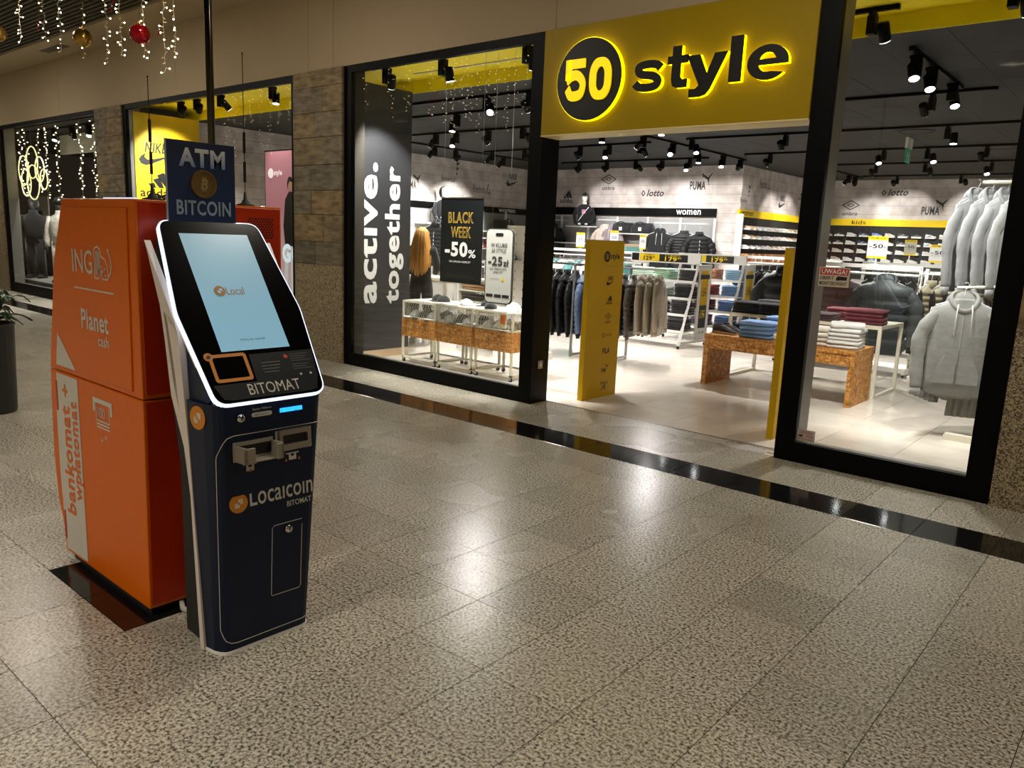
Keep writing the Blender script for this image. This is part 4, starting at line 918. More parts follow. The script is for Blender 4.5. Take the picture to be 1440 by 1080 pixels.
for s in (-.12, .12): MB().tube([(s, .01, .79), (s, .01, 2.614)], .002, 4).build('wire', METAL, t)
# rolling bins
WIRE = mat('galvanised_wire', '#c9c6bd', .4, .3)
def rolling_bin(lbl, x0, x1, seed):
    xc = (x0 + x1) / 2; hw = (x1 - x0) / 2; y0, y1 = -.26, .26; t = thing('rolling_bin', lbl, 'bin', (xc, 1.94, 0), 0, 'rolling display bins')
    for sx in (-1, 1):
        for sy in (-1, 1):
            MB().box(sx * hw - .012 - .012 * sx, sy * .26 - .012 - .012 * sy, .06, sx * hw + .012 - .012 * sx, sy * .26 + .012 - .012 * sy, .335).build('leg', CREAM, t)
            c = MB().lathe([(.0001, -.011), (.022, -.011), (.025, 0), (.022, .011), (.0001, .011)], 14, at(sx * (hw - .02), sy * .24, .025, FY)).build('caster', RUBBER, t)
            MB().box(sx * (hw - .02) - .012, sy * .24 - .015, .025, sx * (hw - .02) + .012, sy * .24 + .015, .06).build('fork', METAL, c)
    for sy in (-1, 1): MB().box(-hw, sy * .248 - .012, .06, hw, sy * .248 + .012, .084).build('foot_rail', CREAM, t)
    for sx in (-1, 1): MB().box(sx * (hw - .012) - .012, -.26, .06, sx * (hw - .012) + .012, .26, .084).build('foot_rail', CREAM, t)
    for sy in (-1, 1): MB().box(-hw, sy * .255 - .008, .335, hw, sy * .255 + .008, .56).build('board', MC['osb'], t)
    for sx in (-1, 1): MB().box(sx * (hw - .008) - .008, -.247, .335, sx * (hw - .008) + .008, .247, .56).build('board', MC['osb'], t)
    MB().box(-hw + .016, -.247, .345, hw - .016, .247, .355).build('bottom', WHITE, t)
    g = hw - .012; b = MB()
    for sx in (-1, 1):
        for sy in (-1, 1): b.box(sx * g - .011, sy * .245 - .011, .56, sx * g + .011, sy * .245 + .011, .775)
    for z in (.562, .755):
        for sy in (-1, 1): b.box(-g, sy * .245 - .011, z, g, sy * .245 + .011, z + .02)
        for sx in (-1, 1): b.box(sx * g - .011, -.245, z, sx * g + .011, .245, z + .02)
    b.build('basket_frame', CREAM, t)
    b = MB()
    n = 15
    for k in range(-5, n):      # expanded metal diamonds on front and back
        for sl in (1, -1):
            xa = -g + 2 * g * k / n; xb = xa + .12
            pa, pb = (xa, .58), (xb, .757)
            if sl < 0: pa, pb = (xb, .58), (xa, .757)
            def cl(p, q):
                (ax, az), (bx, bz) = p, q
                if ax < -g: s = (-g - ax) / (bx - ax); ax, az = -g, az + s * (bz - az)
                if ax > g: s = (g - ax) / (bx - ax); ax, az = g, az + s * (bz - az)
                return ax, az
            if (pa[0] < -g and pb[0] < -g) or (pa[0] > g and pb[0] > g): continue
            a, c = cl(pa, pb), cl(pb, pa)
            for y in (-.245, .245): b.tube([(a[0], y, a[1]), (c[0], y, c[1])], .0022, 3)
    for k in range(12):
        y = -.24 + .48 * k / 11
        for sx in (-1, 1): b.tube([(sx * g, y, .58), (sx * g, y + (.04 if y < .18 else -.04), .757)], .0022, 3)
    stuff(b.build('mesh_sides', WIRE, t))
    MB().box(-g, -.24, .567, g, .24, .572).build('basket_floor', WHITE, t)
    return xc
CAPM = {}
def cap(lbl, loc, rz, col, tilt=0, grp='caps in the rolling bins', s=1.0):
    if not CAPM:
        CAPM['crown'] = MB().ell((0, 0, 0), (.085, .095, .085), 14, 6, 0, 1).mesh('crown', WHITE, True)
        CAPM['brim'] = MB().prism([(-.07, -.06), (.07, -.06), (.065, -.13), (.035, -.165), (-.035, -.165), (-.065, -.13)], .006).mesh('brim', WHITE, False, .002, 1)
        CAPM['button'] = MB().ell((0, 0, .086), (.009, .009, .005), 8, 4).mesh('button', WHITE, True)
    t = thing('cap', lbl, 'cap', loc, rz, grp, (s, s, s)); t.rotation_euler = (tilt, 0, rz)
    for k in ('crown', 'brim', 'button'): link(k, CAPM[k], t, m=fab(col))
for k, (x0, x1, lb) in enumerate(((-5.955, -5.36, 'left rolling bin'), (-5.325, -4.75, 'middle rolling bin'), (-4.70, -4.135, 'right rolling bin'))):
    xc = rolling_bin('wire topped %s with particle board band in the left window' % lb, x0, x1, k)
    for q, (dx, dy, dz, c, cn) in enumerate(((-.19, -.17, .0, '#e8e8e6', 'white'), (-.02, -.17, .0, '#1a1a1c', 'black'), (.15, -.17, .0, '#e8e8e6', 'white'), (-.15, .03, .0, '#1a1a1c', 'black'), (.05, .03, .0, '#dcdcd8', 'pale'), (.19, .06, .0, '#1a1a1c', 'black'), (-.1, .17, 0, '#e8e8e6', 'white'), (.11, .18, 0, '#55585c', 'grey'))):
        if k == 2: c, cn = [('#e6e1d6', 'cream'), ('#e8e8e6', 'white'), ('#cfc9bd', 'beige')][q % 3]
        cap('%s cap in the %s, %s from the left in its %s row' % (cn, lb, ORD[[0, 1, 2, 0, 1, 2, 0, 1][q]], 'front' if q < 3 else ('middle' if q < 6 else 'back')), (xc + dx * .9, 1.94 + dy * .75, .575 + dz), random.uniform(-.7, .7), c)
    top = MB().box(-.265, -.23, 0, .265, .23, .006)
    tag(top.build('acrylic_lid', mat('pale_shelf', '#dedad0', .35), None, (xc, 1.94, .7765)), 'flat pale shelf board on top of the %s' % lb, 'board', 'bin lids')
for k, (x, y, c, lb) in enumerate(((-5.35, 1.95, '#141416', 'black cap lying on the left bin lid'), (-5.02, 1.86, '#e4e4e0', 'white cap lying on the middle bin lid'), (-4.86, 2.05, '#141416', 'black cap lying at the right of the middle bin lid'), (-4.62, 1.85, '#17171a', 'black cap at the left front of the right bin lid'), (-4.45, 2.05, '#e6e2d8', 'cream cap at the back of the right bin lid'), (-4.28, 1.87, '#eceae4', 'white cap at the right front of the right bin lid'), (-5.68, 2.03, '#1b1b1e', 'black cap at the back of the left bin lid'))):
    cap(lb, (x if k else -5.5, y, .783), random.uniform(-1, 1), c, 0, 'caps on the bin lids', .9)
t = thing('price_tag_card', 'small orange and cream tag clipped to the right bin corner', 'tag', (-4.27, 1.674, .6))
Bx('card', mat('cream_card', '#d9cfae', .6), t, -.09, 0, 0, .05, .004, .09); Bx('drawing', mat('orange_card', '#c96a1e', .6), t, -.04, -.003, .05, .03, .004, .15)
# totems at the entrance
def totem(lbl, x, y0, y1, marks):
    t = thing('totem', lbl, 'totem', (x, (y0 + y1) / 2, 0), 0, 'yellow entrance totems'); h = (y1 - y0) / 2
    Bx('board', YELT, t, -.06, -h, 0, 0, h, 1.605); Bx('top_cap', mat('dark_cap', '#3a2f10', .5), t, -.06, -h, 1.605, 0, h, 1.609)
    if marks:
        yy = 1.912 - (y0 + y1) / 2
        MB().add([], []); o = logo('fifty', at(.0015, yy, 1.448, FX) @ Matrix.Scale(.28, 4)).build('logo', INK, t)
        MB().text('50', -.105, -.028, -.063, .028, .03, at(.003, yy, 1.448, FX)).build('digits', YELT, o)
        Bx('rule', GREYLOGO, t, .0005, yy - .12, 1.354, .0015, yy + .12, 1.356)
        for kd, z, w_ in (('nike', 1.21, .14), ('adidas', 1.017, .12), ('umbro', .827, .13), ('champion', .649, .17), ('fila', .487, .13), ('puma', .306, .13), ('reebokv', .126, .13)):
            logo(kd, at(.0015, yy, z, FX) @ Matrix.Scale(w_, 4)).build('logo', INK, t)
totem('tall yellow totem with a column of black sport brand marks beside the entrance', -3.05, 1.53, 2.135, True)
totem('yellow totem seen edge on beside the right doorway post', -1.07, 1.55, 2.15, False)
# ================================================================== JACKET RACK behind the totem
t = thing('garment_rack', 'low steel garment rack full of puffer jackets behind the yellow totem', 'rack', (-4.66, 4.17, 0))
for x in (-.29, .27):
    for y in (-.27, .27): MB().box(x - .014, y - .014, .0, x + .014, y + .014, 1.27).build('leg', METAL, t)
    MB().box(x - .014, -.256, .012, x + .014, .256, .04).build('foot_bar', METAL, t); MB().box(x - .014, -.256, 1.25, x + .014, .256, 1.278).build('head_bar', METAL, t)
MB().tube([(-1.05, 0, 1.262), (.95, 0, 1.262)], .0135, 10).build('rail', METAL, t)
JK = [('puffer', '#141416', 'black', -5.56), ('puffer', '#141416', 'black', -5.42), ('puffer', '#161618', 'black', -5.28), ('puffer', '#18181b', 'black', -5.13), ('puffer', '#5f6f8e', 'steel blue', -4.96), ('puffer', '#5f6f8e', 'steel blue', -4.80), ('puffer', '#46536f', 'dark blue', -4.64), ('puffer', '#46536f', 'dark blue', -4.48), ('puffer', '#4d4745', 'brown grey', -4.33), ('puffer', '#57504d', 'brown grey', -4.18), ('parka', '#a39a8b', 'beige', -4.02), ('parka', '#a39a8b', 'beige', -3.90), ('parka', '#aaa192', 'beige', -3.77)]
for k, (kd, c, cn, x) in enumerate(JK):
    hang(kd, 'puffer_jacket' if kd == 'puffer' else 'parka', '%s %s on the low rack behind the totem, %s from left' % (cn, 'puffer jacket' if kd == 'puffer' else 'hooded parka', ORD[k]), 'jacket', (x, 4.17, 1.10), PI / 2 + .28 + random.uniform(-.05, .05), c, '#0e0e10' if kd == 'puffer' and k < 8 else None, None, 'jackets on the low rack', (1.05, .62, 1.15 if kd == 'puffer' and k < 6 else (1.05 if kd == 'puffer' else .9)))
# ================================================================== A-FRAME SHELVES
def aframe(lbl, x0, x1, yc_, stacks, nm):
    t = thing('aframe_shelf', lbl, 'shelf unit', ((x0 + x1) / 2, yc_, 0), 0, 'white A-frame shelf units'); hw = (x1 - x0) / 2
    for sx in (-1, 1):
        for ya, yb in ((-.39, .05), (.48, .48)):
            MB().tube([(sx * (hw - .02), ya, .05), (sx * (hw - .02), yb, 1.28)], .026, 4).build('leg', WHITE, t)
            c = MB().lathe([(.0001, -.012), (.026, -.012), (.03, 0), (.026, .012), (.0001, .012)], 14, at(sx * (hw - .02), ya, .03, FX)).build('caster', RUBBER, t)
        MB().box(sx * (hw - .02) - .012, -.37, .07, sx * (hw - .02) + .012, .46, .1).build('base_bar', WHITE, t); MB().box(sx * (hw - .02) - .02, .03, 1.26, sx * (hw - .02) + .02, .5, 1.29).build('head_bar', WHITE, t)
    MB().box(-hw, -.36, .07, hw, -.33, .11).build('base_bar', WHITE, t)
    b = MB()
    for k in range(14): z = .12 + k * .085; s = (z - .05) / 1.23; b.box(hw - .024, -.36 + .43 * s, z, hw - .018, .46, z + .005)
    for k in range(8): y = .08 + k * .05; b.box(hw - .024, y, .1, hw - .018, y + .005, 1.26)
    stuff(b.build('wire_panel', WIRE, t))
    for z in (.27, .52, .77, 1.03):
        s = (z - .05) / 1.23; MB().box(-hw + .01, -.40 + .43 * s, z - .022, hw - .01, .42, z).build('shelf', WHITE, t)
        MB().box(-hw + .01, -.405 + .43 * s, z - .026, hw - .01, -.40 + .43 * s, z + .012).build('shelf_lip', WHITE, t)
    hd = MB().box(-hw, -.02, 1.295, hw + .05, .02, 1.45).build('header', WHITE, t)
    for x, w_, m, tx, mt in ((-.42 * hw, .30 * hw, YELB, '129', INK), (.3 * hw, .42 * hw, INK, '179', YELB), (-.86 * hw, .11 * hw, INK, '', None)):
        o = MB().box(x - w_, -.023, 1.315, x + w_, -.0205, 1.43).build('price_strip', m, hd)
        if tx: b = MB(); b.text(tx, x - w_ * .6, 1.322, x + w_ * .25, 1.39, .03, at(0, -.025, 0, FY)); b.text('99', x + w_ * .3, 1.36, x + w_ * .55, 1.39, .02, at(0, -.025, 0, FY)); b.text('2 T-SHIRTY', x - w_ * .6, 1.397, x + w_ * .5, 1.422, .01, at(0, -.025, 0, FY)); b.build('lettering', mt, hd)
    o = MB().box(hw + .002, .06, .13, hw + .01, .47, 1.26).build('end_sign', WHITE, t)
    MB().box(hw + .011, .14, .66, hw + .013, .38, 1.20).build('yellow_strip', YELT, o); MB().box(hw + .011, .14, .30, hw + .013, .38, .66).build('black_strip', mat('soft_black', '#1d1d1b', .5), o); MB().box(hw + .0132, .11, 1.07, hw + .015, .41, 1.14).build('tab', mat('soft_black', ''), o)
    for z, tx, mt in ((.80, '129', INK), (.45, '179', YELB)):
        b = MB(); b.text(tx, -.085, 0, .07, .09, .03, at(hw + .0145, .26, z, FX)); b.text('2 T-SHIRTY', -.085, .10, .08, .135, .01, at(hw + .0145, .26, z, FX)); b.build('lettering', mt, o)
    MB().text('50 style', -.08, 0, .1, .05, .01, at(hw + .012, .26, .2, FX)).build('lettering', INK, o)
    for i, (z, row) in enumerate(zip((1.03, .77, .52, .27), stacks)):
        s = (z - .05) / 1.23
        for j, (c, cn, n, h) in enumerate(row):
            x = (x0 + x1) / 2 + (-hw + .16 + j * (2 * hw - .32) / (len(row) - 1))
            stack('%s stack, %s shelf, %s' % (('left', 'middle', 'right')[j], ('top', 'second', 'third', 'bottom')[i], nm), ('folded shirt', 'clothes'), (x, yc_ - .23 + .43 * s, z), .27, .30, h, n, [(cn, c)], 'folded shirts on the A-frame shelves')
BK, DG = ('#17171a', 'black', 6, .030), ('#3a3638', 'dark grey', 6, .030)
aframe('left white A-frame shelf with mint and black shirt stacks', -5.56, -4.36, 6.3, [[('#cfe6d3', 'pale mint', 6, .03), ('#b3dcc0', 'mint green', 6, .03), DG], [('#dfe9de', 'pale mint', 5, .03), ('#cfe0d0', 'pale mint', 5, .03), BK], [('#e3e6e0', 'white', 5, .03), BK, BK], [('#d8d8d4', 'white', 5, .03), BK, BK]], 'left A-frame')
aframe('right white A-frame shelf with red and blue shirt stacks', -5.38, -4.18, 7.55, [[('#d8dcd8', 'white', 5, .03), ('#e0a07a', 'orange', 6, .029), ('#8fb3cc', 'light blue', 6, .03)], [('#55585c', 'grey', 5, .03), ('#a0343a', 'red', 6, .029), ('#6d94c4', 'blue', 6, .03)], [('#55585c', 'grey', 5, .03), ('#6f2230', 'burgundy', 6, .029), ('#5f83b5', 'blue', 6, .03)], [('#44464a', 'grey', 5, .03), ('#7f76a8', 'purple', 6, .029), ('#4c6c9e', 'denim blue', 6, .03)]], 'right A-frame')
# ================================================================== TABLES
t = thing('particle_board_table', 'low particle board table with panel legs in the middle of the store', 'table', (-1.905, 3.825, 0))
O_ = MC['osb']
Bx('top', O_, t, -.845, -.325, .55, .845, .325, .595); Bx('apron', O_, t, -.79, -.315, .43, .79, -.275, .55); Bx('apron', O_, t, -.79, .275, .43, .79, .315, .55)
for s in (-1, 1): Bx('panel_leg', O_, t, s * .8175 - .0275, -.325, 0, s * .8175 + .0275, .325, .55)
t = thing('white_table', 'white square tube table behind the particle board table', 'table', (-1.92, 4.66, 0))
for sx in (-1, 1):
    for sy in (-1, 1): MB().box(sx * .87 - .018, sy * .42 - .018, 0, sx * .87 + .018, sy * .42 + .018, .77).build('leg', CREAM, t)
    MB().box(sx * .87 - .018, -.402, .0, sx * .87 + .018, .402, .03).build('foot_bar', CREAM, t)
Bx('top', CREAM, t, -.888, -.438, .77, .888, .438, .805)
zt = .5955
for k, (x, y, rz) in enumerate(((-2.60, 3.66, .25), (-2.58, 3.80, .25))): shoe('%s dark hiking shoe on the left end of the particle board table' % ('front', 'rear')[k], (x + .02, y, zt - .004), -rz, '#b59a7a', '#2e3033', '#4a4d50', 'pair of hiking shoes', 1.2, 'hiking_shoe')
stack('behind the hiking shoes on the particle board table', ('folded sweater', 'clothes'), (-2.42, 4.0, zt), .30, .27, .04, 3, [('navy', '#222a3d')], 'navy folded sweaters')
stack('in the middle of the particle board table', ('folded jeans', 'clothes'), (-2.18, 3.70, zt), .36, .30, .048, 4, [('light blue', '#7d9fd0')], 'light blue folded jeans', .05)
stack('behind the other jeans on the particle board table', ('folded jeans', 'clothes'), (-2.0, 3.98, zt), .34, .28, .048, 5, [('pale denim blue', '#7b9ccb')], 'pale denim jeans', -.1)
stack('right of the light blue jeans', ('folded shirt', 'clothes'), (-1.82, 3.66, zt), .26, .28, .028, 3, [('pale pink', '#d8cfc9')], 'pale pink folded shirts')
stack('left of the white hoodies on the low table', ('folded sweater', 'clothes'), (-1.52, 3.72, zt), .31, .32, .05, 4, [('pale beige', '#cfc4b4'), ('pale beige', '#cfc4b4'), ('cream', '#dcd8d0')], 'beige folded sweaters')
stack('at the right end of the particle board table', ('folded hoodie', 'clothes'), (-1.24, 3.74, zt), .32, .34, .042, 5, [('white', '#e2e2de')], 'white folded hoodies', .08)
o = link('folded_garment', folded_mesh(2), None, (-1.24, 3.74, zt + .209), (0, 0, .3), fab('#e6e6e2'), (.33, .3, .06)); tag(o, 'rumpled white hoodie with hood lying on the right white stack', 'clothes', 'white folded hoodies')
zw = .8055
for k, (x, y) in enumerate(((-2.62, 4.42), (-2.28, 4.42))): stack('%s on the white table' % ('at the left front', 'second')[k], ('folded trousers', 'clothes'), (x, y, zw), .33, .34, .028, 5, [('black', '#19191b')], 'black folded trousers')
stack('in the middle of the white table', ('folded trousers', 'clothes'), (-1.75, 4.42, zw), .32, .34, .03, 3, [('dark brown', '#3d3334')], 'dark brown folded trousers')
stack('behind on the white table', ('folded shirt', 'clothes'), (-1.62, 4.80, zw), .34, .3, .034, 4, [('burgundy', '#6f2a38')], 'burgundy folded shirts')
stack('at the right end of the white table', ('folded hoodie', 'clothes'), (-1.28, 4.48, zw), .40, .36, .042, 4, [('burgundy', '#6b2833')], 'burgundy folded hoodies', .1)
stack('at the back left of the white table', ('folded trousers', 'clothes'), (-2.5, 4.85, zw), .33, .3, .03, 5, [('charcoal', '#222226')], 'charcoal folded trousers')
# ================================================================== GONDOLAS
def gondola(lbl, x0, x1, y0, y1, h, base=True, nm='clothes_gondola'):
    t = thing(nm, lbl, 'rack', ((x0 + x1) / 2, (y0 + y1) / 2, 0), 0, 'white clothes gondolas'); hw, hd = (x1 - x0) / 2, (y1 - y0) / 2
    n = max(2, int((x1 - x0) / .95) + 1)
    for k in range(n):
        x = -hw + .02 + (2 * hw - .04) * k / (n - 1); o = MB().box(x - .02, -.03, 0, x + .02, .03, h).build('upright', WHITE, t)
        b = MB()
        for j in range(int(h / .09)): b.box(x - .006, -.0315, .12 + j * .085, x + .006, -.030, .15 + j * .085)
        stuff(b.build('slots', GREYM, o))
        MB().box(x - .02, -hd, .04, x + .02, hd, .08).build('foot', WHITE, t)
        for sy in (-1, 1): MB().lathe([(.0001, -.01), (.018, -.01), (.02, 0), (.018, .01), (.0001, .01)], 10, at(x, sy * (hd - .03), .02, FX)).build('caster', RUBBER, t)
    MB().box(-hw, -.025, h - .05, hw, .025, h).build('top_beam', WHITE, t)
    if base: MB().box(-hw, -hd, .08, hw, hd, .11).build('base_shelf', WHITE, t); MB().box(-hw, -hd - .004, .06, hw, -hd, .12).build('base_edge', WHITE, t)
    for sy in (-1, 1): MB().tube([(-hw + .02, sy * hd * .62, h - .12), (hw - .02, sy * hd * .62, h - .12)], .012, 8).build('hang_rail', WHITE, t)
    for k in range(n):
        x = -hw + .02 + (2 * hw - .04) * k / (n - 1); MB().box(x - .008, -hd * .62, h - .128, x + .008, hd * .62, h - .112).build('bracket', WHITE, t)
gondola('white slotted gondola with puffer jackets behind the white table', -2.98, -1.2, 6.12, 6.66, 1.44)
for x, c, lb, kd, z, s, y, rz in ((-1.53, '#3c4244', 'large dark grey hooded puffer jacket facing front at the gondola end', 'bigpuffer', 1.21, 1.18, 6.0, .12), (-2.12, '#4a3f40', 'large brown puffer jacket hanging left of the dark grey one', 'bigpuffer', 1.2, 1.12, 6.02, .2), (-2.84, '#1f2123', 'black hooded puffer jacket above the black trousers', 'bigpuffer', 1.24, 1.1, 5.98, .5)):
    hang(kd, 'puffer_jacket', lb, 'jacket', (x, y, z), rz, c, '#101113', None, 'front facing puffer jackets', (s, .9, s))
hang('hoodie', 'red_hoodie', 'rust red hoodie hanging beside the doorway post behind the warning sticker', 'hoodie', (-2.42, 5.86, 1.05), .5, '#7a2a22', None, None, None, (.8, .8, .6))
hang('tee', 'green_shirt', 'bright green shirt showing behind the brown puffer jacket', 'shirt', (-1.86, 6.6, 1.16), .2, '#8fd05a', None, None, None, (.8, 1, .5))
for k in range(5): hang('vest', 'padded_vest', 'khaki padded vest hanging beside the gondola, %s from the left' % ORD[k], 'vest', (-1.05 + k * .14, 6.22 + .03 * k, 1.2), PI / 2 - .45, '#8d8670', '#15171d', None, 'khaki padded vests', (.9, .8, 1.12))
t = thing('vest_rack', 'white rail carrying the khaki vests right of the gondola', 'rack', (-.75, 6.3, 0))
MB().tube([(-.45, 0, 1.355), (.5, 0, 1.355)], .012, 8).build('rail', WHITE, t)
for x in (-.38, .45): MB().box(x - .02, -.02, 0, x + .02, .02, 1.42).build('upright', WHITE, t); MB().box(x - .02, -.25, .0, x + .02, .25, .04).build('foot', WHITE, t)
gondola('rear white gondola with coloured shirts right of the A-frames', -4.6, -2.9, 8.25, 8.75, 1.45)
TS = [('#1f4664', 'dark blue'), ('#27506f', 'dark blue'), ('#1c1c1f', 'black'), ('#232326', 'black'), ('#e6e4e2', 'white'), ('#dfe4e2', 'white'), ('#a9c6c2', 'pale teal'), ('#7fa8b8', 'teal'), ('#1a1b1e', 'black'), ('#202124', 'black')]
for k, (c, cn) in enumerate(TS): hang('tee', 't_shirt', '%s t-shirt on the rear gondola, %s from the left' % (cn, ORD[k]), 'shirt', (-4.45 + k * .13, 8.33, 1.165), PI / 2 - .3, c, None, None, 't-shirts on the rear gondola', (1, .8, 1))
gondola('white gondola with dark clothes behind the front gondola', -2.6, -.9, 8.3, 8.8, 1.45)
for k in range(9): hang('hoodie', 'dark_hoodie', 'dark hoodie on the gondola behind the puffer jackets, %s from the left' % ORD[k], 'hoodie', (-2.4 + k * .16, 8.4, 1.16), PI / 2 - .3, ('#1b1b1e', '#26282c', '#3a2c30')[k % 3], None, None, 'dark hoodies behind the puffers', (1, .8, 1))
gondola('left white gondola behind the jacket rack', -9.0, -6.4, 7.9, 8.4, 1.42)
for k in range(12): hang('tee', 't_shirt', '%s t-shirt on the left gondola, %s from the left' % (('white', 'pale grey', 'teal')[k % 3], ORD[k]), 'shirt', (-8.8 + k * .19, 7.98, 1.14), PI / 2 - .3, ('#e4e4e2', '#c4c6c8', '#5d9c98')[k % 3], None, None, 't-shirts on the left gondola', (1, .8, 1))
stack('on top of the left gondola', ('folded shirt', 'clothes'), (-6.72, 8.15, 1.4205), .3, .06, .03, 3, [('teal', '#4f8f8c')], 'teal folded shirts')
# ================================================================== PRICE SIGNS
def price(lbl, x, y, z, txt, w_=.2, h=.27, post=.1, rz=0, m=WPRINT):
    t = thing('price_sign', lbl, 'sign', (x, y, z), rz, 'yellow and white price signs')
    Bx('card', m, t, -w_ / 2, -.004, post, w_ / 2, .004, post + h); Bx('top_band', YELB, t, -w_ / 2, -.006, post + h * .83, w_ / 2, -.004, post + h); Bx('bottom_band', YELB, t, -w_ / 2, -.006, post, w_ / 2, -.004, post + h * .1)
    b = MB(); b.text(txt, -w_ * .42, post + h * .46, w_ * .28, post + h * .66, .02, at(0, -.0075, 0, FY)); b.text('%', w_ * .3, post + h * .46, w_ * .43, post + h * .56, .01, at(0, -.0075, 0, FY)); b.text('PROMOCJA', -w_ * .38, post + h * .86, w_ * .38, post + h * .96, .01, at(0, -.0075, 0, FY)); b.text('NA DRUGĄ RZECZ', -w_ * .4, post + h * .36, w_ * .4, post + h * .41, 0, at(0, -.0075, 0, FY)); b.build('lettering', INK, t)
    Bx('stand', WHITE, t, -.008, -.004, -.0, .008, .004, post); Bx('foot', WHITE, t, -.04, -.02, 0, .04, .02, .008)
price('big minus 50 percent sign on the front gondola before the kids shoes', -1.80, 6.39, 1.44, '-50', .245, .29, .08, .15)
price('minus 50 percent sign right of the biggest one, above grey clothes', -1.52, 8.55, 1.45, '-50', .26, .27, .03, .15); price('rightmost minus 50 percent sign before the grey hoodies', -1.1, 8.55, 1.45, '-50', .235, .27, .03, .15)
price('small dim minus 50 percent sign between the two big ones', -1.93, 8.55, 1.45, '-50', .17, .24, .12, .3, mat('grey_card', '#b9b3a6', .6))  # rear-lit card, its shade put into a greyer colour
price('minus 50 percent sign before the women shoe wall', -3.55, 8.5, 1.45, '-50', .17, .26, .04, .35); price('minus 25 sign beside the left doorway post', -7.95, 8.15, 1.42, '-25', .17, .29, .03, .4); price('minus 50 sign behind the top of the totem', -7.15, 8.15, 1.42, '-50', .16, .3, .08, .4)
price('slim minus 50 sign right of the totem', -6.5, 8.15, 1.42, '-50', .12, .27, .05, .5); price('minus 50 sign beside the dark panel in the left window', -8.6, 4.8, 1.2, '-50', .19, .36, .04, .4)
gondola('white gondola behind the blonde customer', -9.6, -7.4, 4.55, 5.05, 1.2)
# ================================================================== RIGHT HOODIE RACK
t = thing('hoodie_rack', 'tall cream garment rack close behind the right window pane', 'rack', (.25, 3.1, 0))
for x in (.28, .95): MB().box(x - .02, .06, .0, x + .02, .10, 2.3).build('upright', CREAM, t)
MB().tube([(-.34, .12, 2.245), (1.0, .12, 2.245)], .016, 10).build('rail', CREAM, t); MB().tube([(-.1, .3, 2.15), (1.0, .3, 2.15)], .016, 10).build('rail', CREAM, t)
MB().box(.26, .08, 2.13, .30, .32, 2.17).build('arm', CREAM, t); MB().box(.93, .08, 2.13, .97, .32, 2.17).build('arm', CREAM, t)
MB().tube([(.28, .08, 1.38), (-.36, -.2, 1.33)], .014, 8).build('arm', CREAM, t); MB().tube([(.28, .08, .98), (-.02, .08, .98)], .014, 8).build('arm', CREAM, t)
MB().box(-.28, -.3, .0, 1.0, -.22, .055).build('foot_bar', CREAM, t); MB().box(.26, -.22, 0, .30, .3, .04).build('foot_bar', CREAM, t)
for k in range(7):
    c, cn = (('#7b7d7e', 'light grey') if k < 4 else ('#b9b09a', 'cream'))
    hang('hoodie', 'hanging_hoodie', '%s hoodie on the upper rail of the right rack, %s from the left' % (cn, ORD[k]), 'hoodie', (-.12 + k * .115, 3.22, 2.082), PI / 2 - .55, c, None, None, 'hoodies on the upper rail', (.95, .62, 1.12))
for k in range(5):
    hang('hoodie', 'zip_hoodie', ('front light grey zip hoodie facing the window on the lower arm' if k == 0 else 'grey zip hoodie on the lower arm, %s behind the front one' % ORD[k - 1]), 'hoodie', (-.04 + k * .022, 2.90 + k * .085, 1.19 - .025 * k), .42, ('#7c7d7a', '#70716e', '#686966', '#70716e', '#6a6b68')[k], None, None, 'grey zip hoodies on the lower arm', (1.08, .8, 1.12))
b = MB(); rings = []
for k in range(8): z = -.0 - .75 * k / 7; rings.append(sring(z, .15 + .01 * math.sin(k), .03 + .006 * math.cos(k * 2), p=3))
JG = MB().loft(rings).mesh('legs', WHITE, True); WB = MB().box(-.155, -.035, -.03, .155, .035, .0).mesh('waistband', WHITE, False, .008, 2)
for k in range(5):
    t = thing('joggers', 'dark grey joggers hanging low under the zip hoodies, %s from the left' % ORD[k], 'trousers', (.0 + k * .055, 3.12 + .02 * k, .93), PI / 2 - .5, 'joggers on the right rack'); link('legs', JG, t, m=fab('#6d6a63')); link('waistband', WB, t, m=fab('#5c5953'))
# ================================================================== WALL FIXTURES
SLOT = mat('grey_backboard', '#8f8f8f', .6)
def header(nm, lbl, loc, L, h, m, mt, txt, tx0, tx1, axis):
    t = thing(nm, lbl, 'sign', loc)
    if axis == 'x': Bx('board', m, t, -L / 2, -.05, 0, L / 2, 0, h); MB().text(txt, tx0 - loc[0], h * .22, tx1 - loc[0], h * .8, .012, at(0, -.052, 0, FY)).build('lettering', mt, t)
    else: Bx('board', m, t, 0, -L / 2, 0, .05, L / 2, h); MB().text(txt, tx0 - loc[1], h * .22, tx1 - loc[1], h * .8, .012, at(.052, 0, 0, FX)).build('lettering', mt, t)
header('header_board', 'black women header board along the rear wall', (-9.45, 11.8, 2.225), 5.2, .185, BLACK, WPRINT, 'women', -7.85, -7.22, 'x')
header('header_board', 'black women header board along the left store wall', (-12.2, 8.9, 2.17), 5.2, .15, BLACK, WPRINT, 'women', 10.35, 11.0, 'y')
header('header_board', 'yellow women header board above the shoe wall', (-6.3, 13.93, 2.245), 4.5, .155, YELB, INK, 'women', 11.78, 12.4, 'y')
header('header_board', 'yellow kids header board above the far shoe wall', (-3.2, 16.2, 2.235), 6.1, .165, YELB, INK, 'kids', -5.27, -4.93, 'x')
def wallmark(kind, x, y, z, w_, par, F): logo(kind, at(x, y, z, F) @ Matrix.Scale(w_, 4)).build('logo_print', GREYLOGO, par)
for kd, x, z, w_ in (('adidas', -11.1, 2.70, .42), ('umbro', -9.82, 3.03, .46), ('lotto', -8.55, 2.755, .62), ('puma', -7.3, 3.02, .55)): wallmark(kd, x, 11.797, z, w_, wk1, FY)
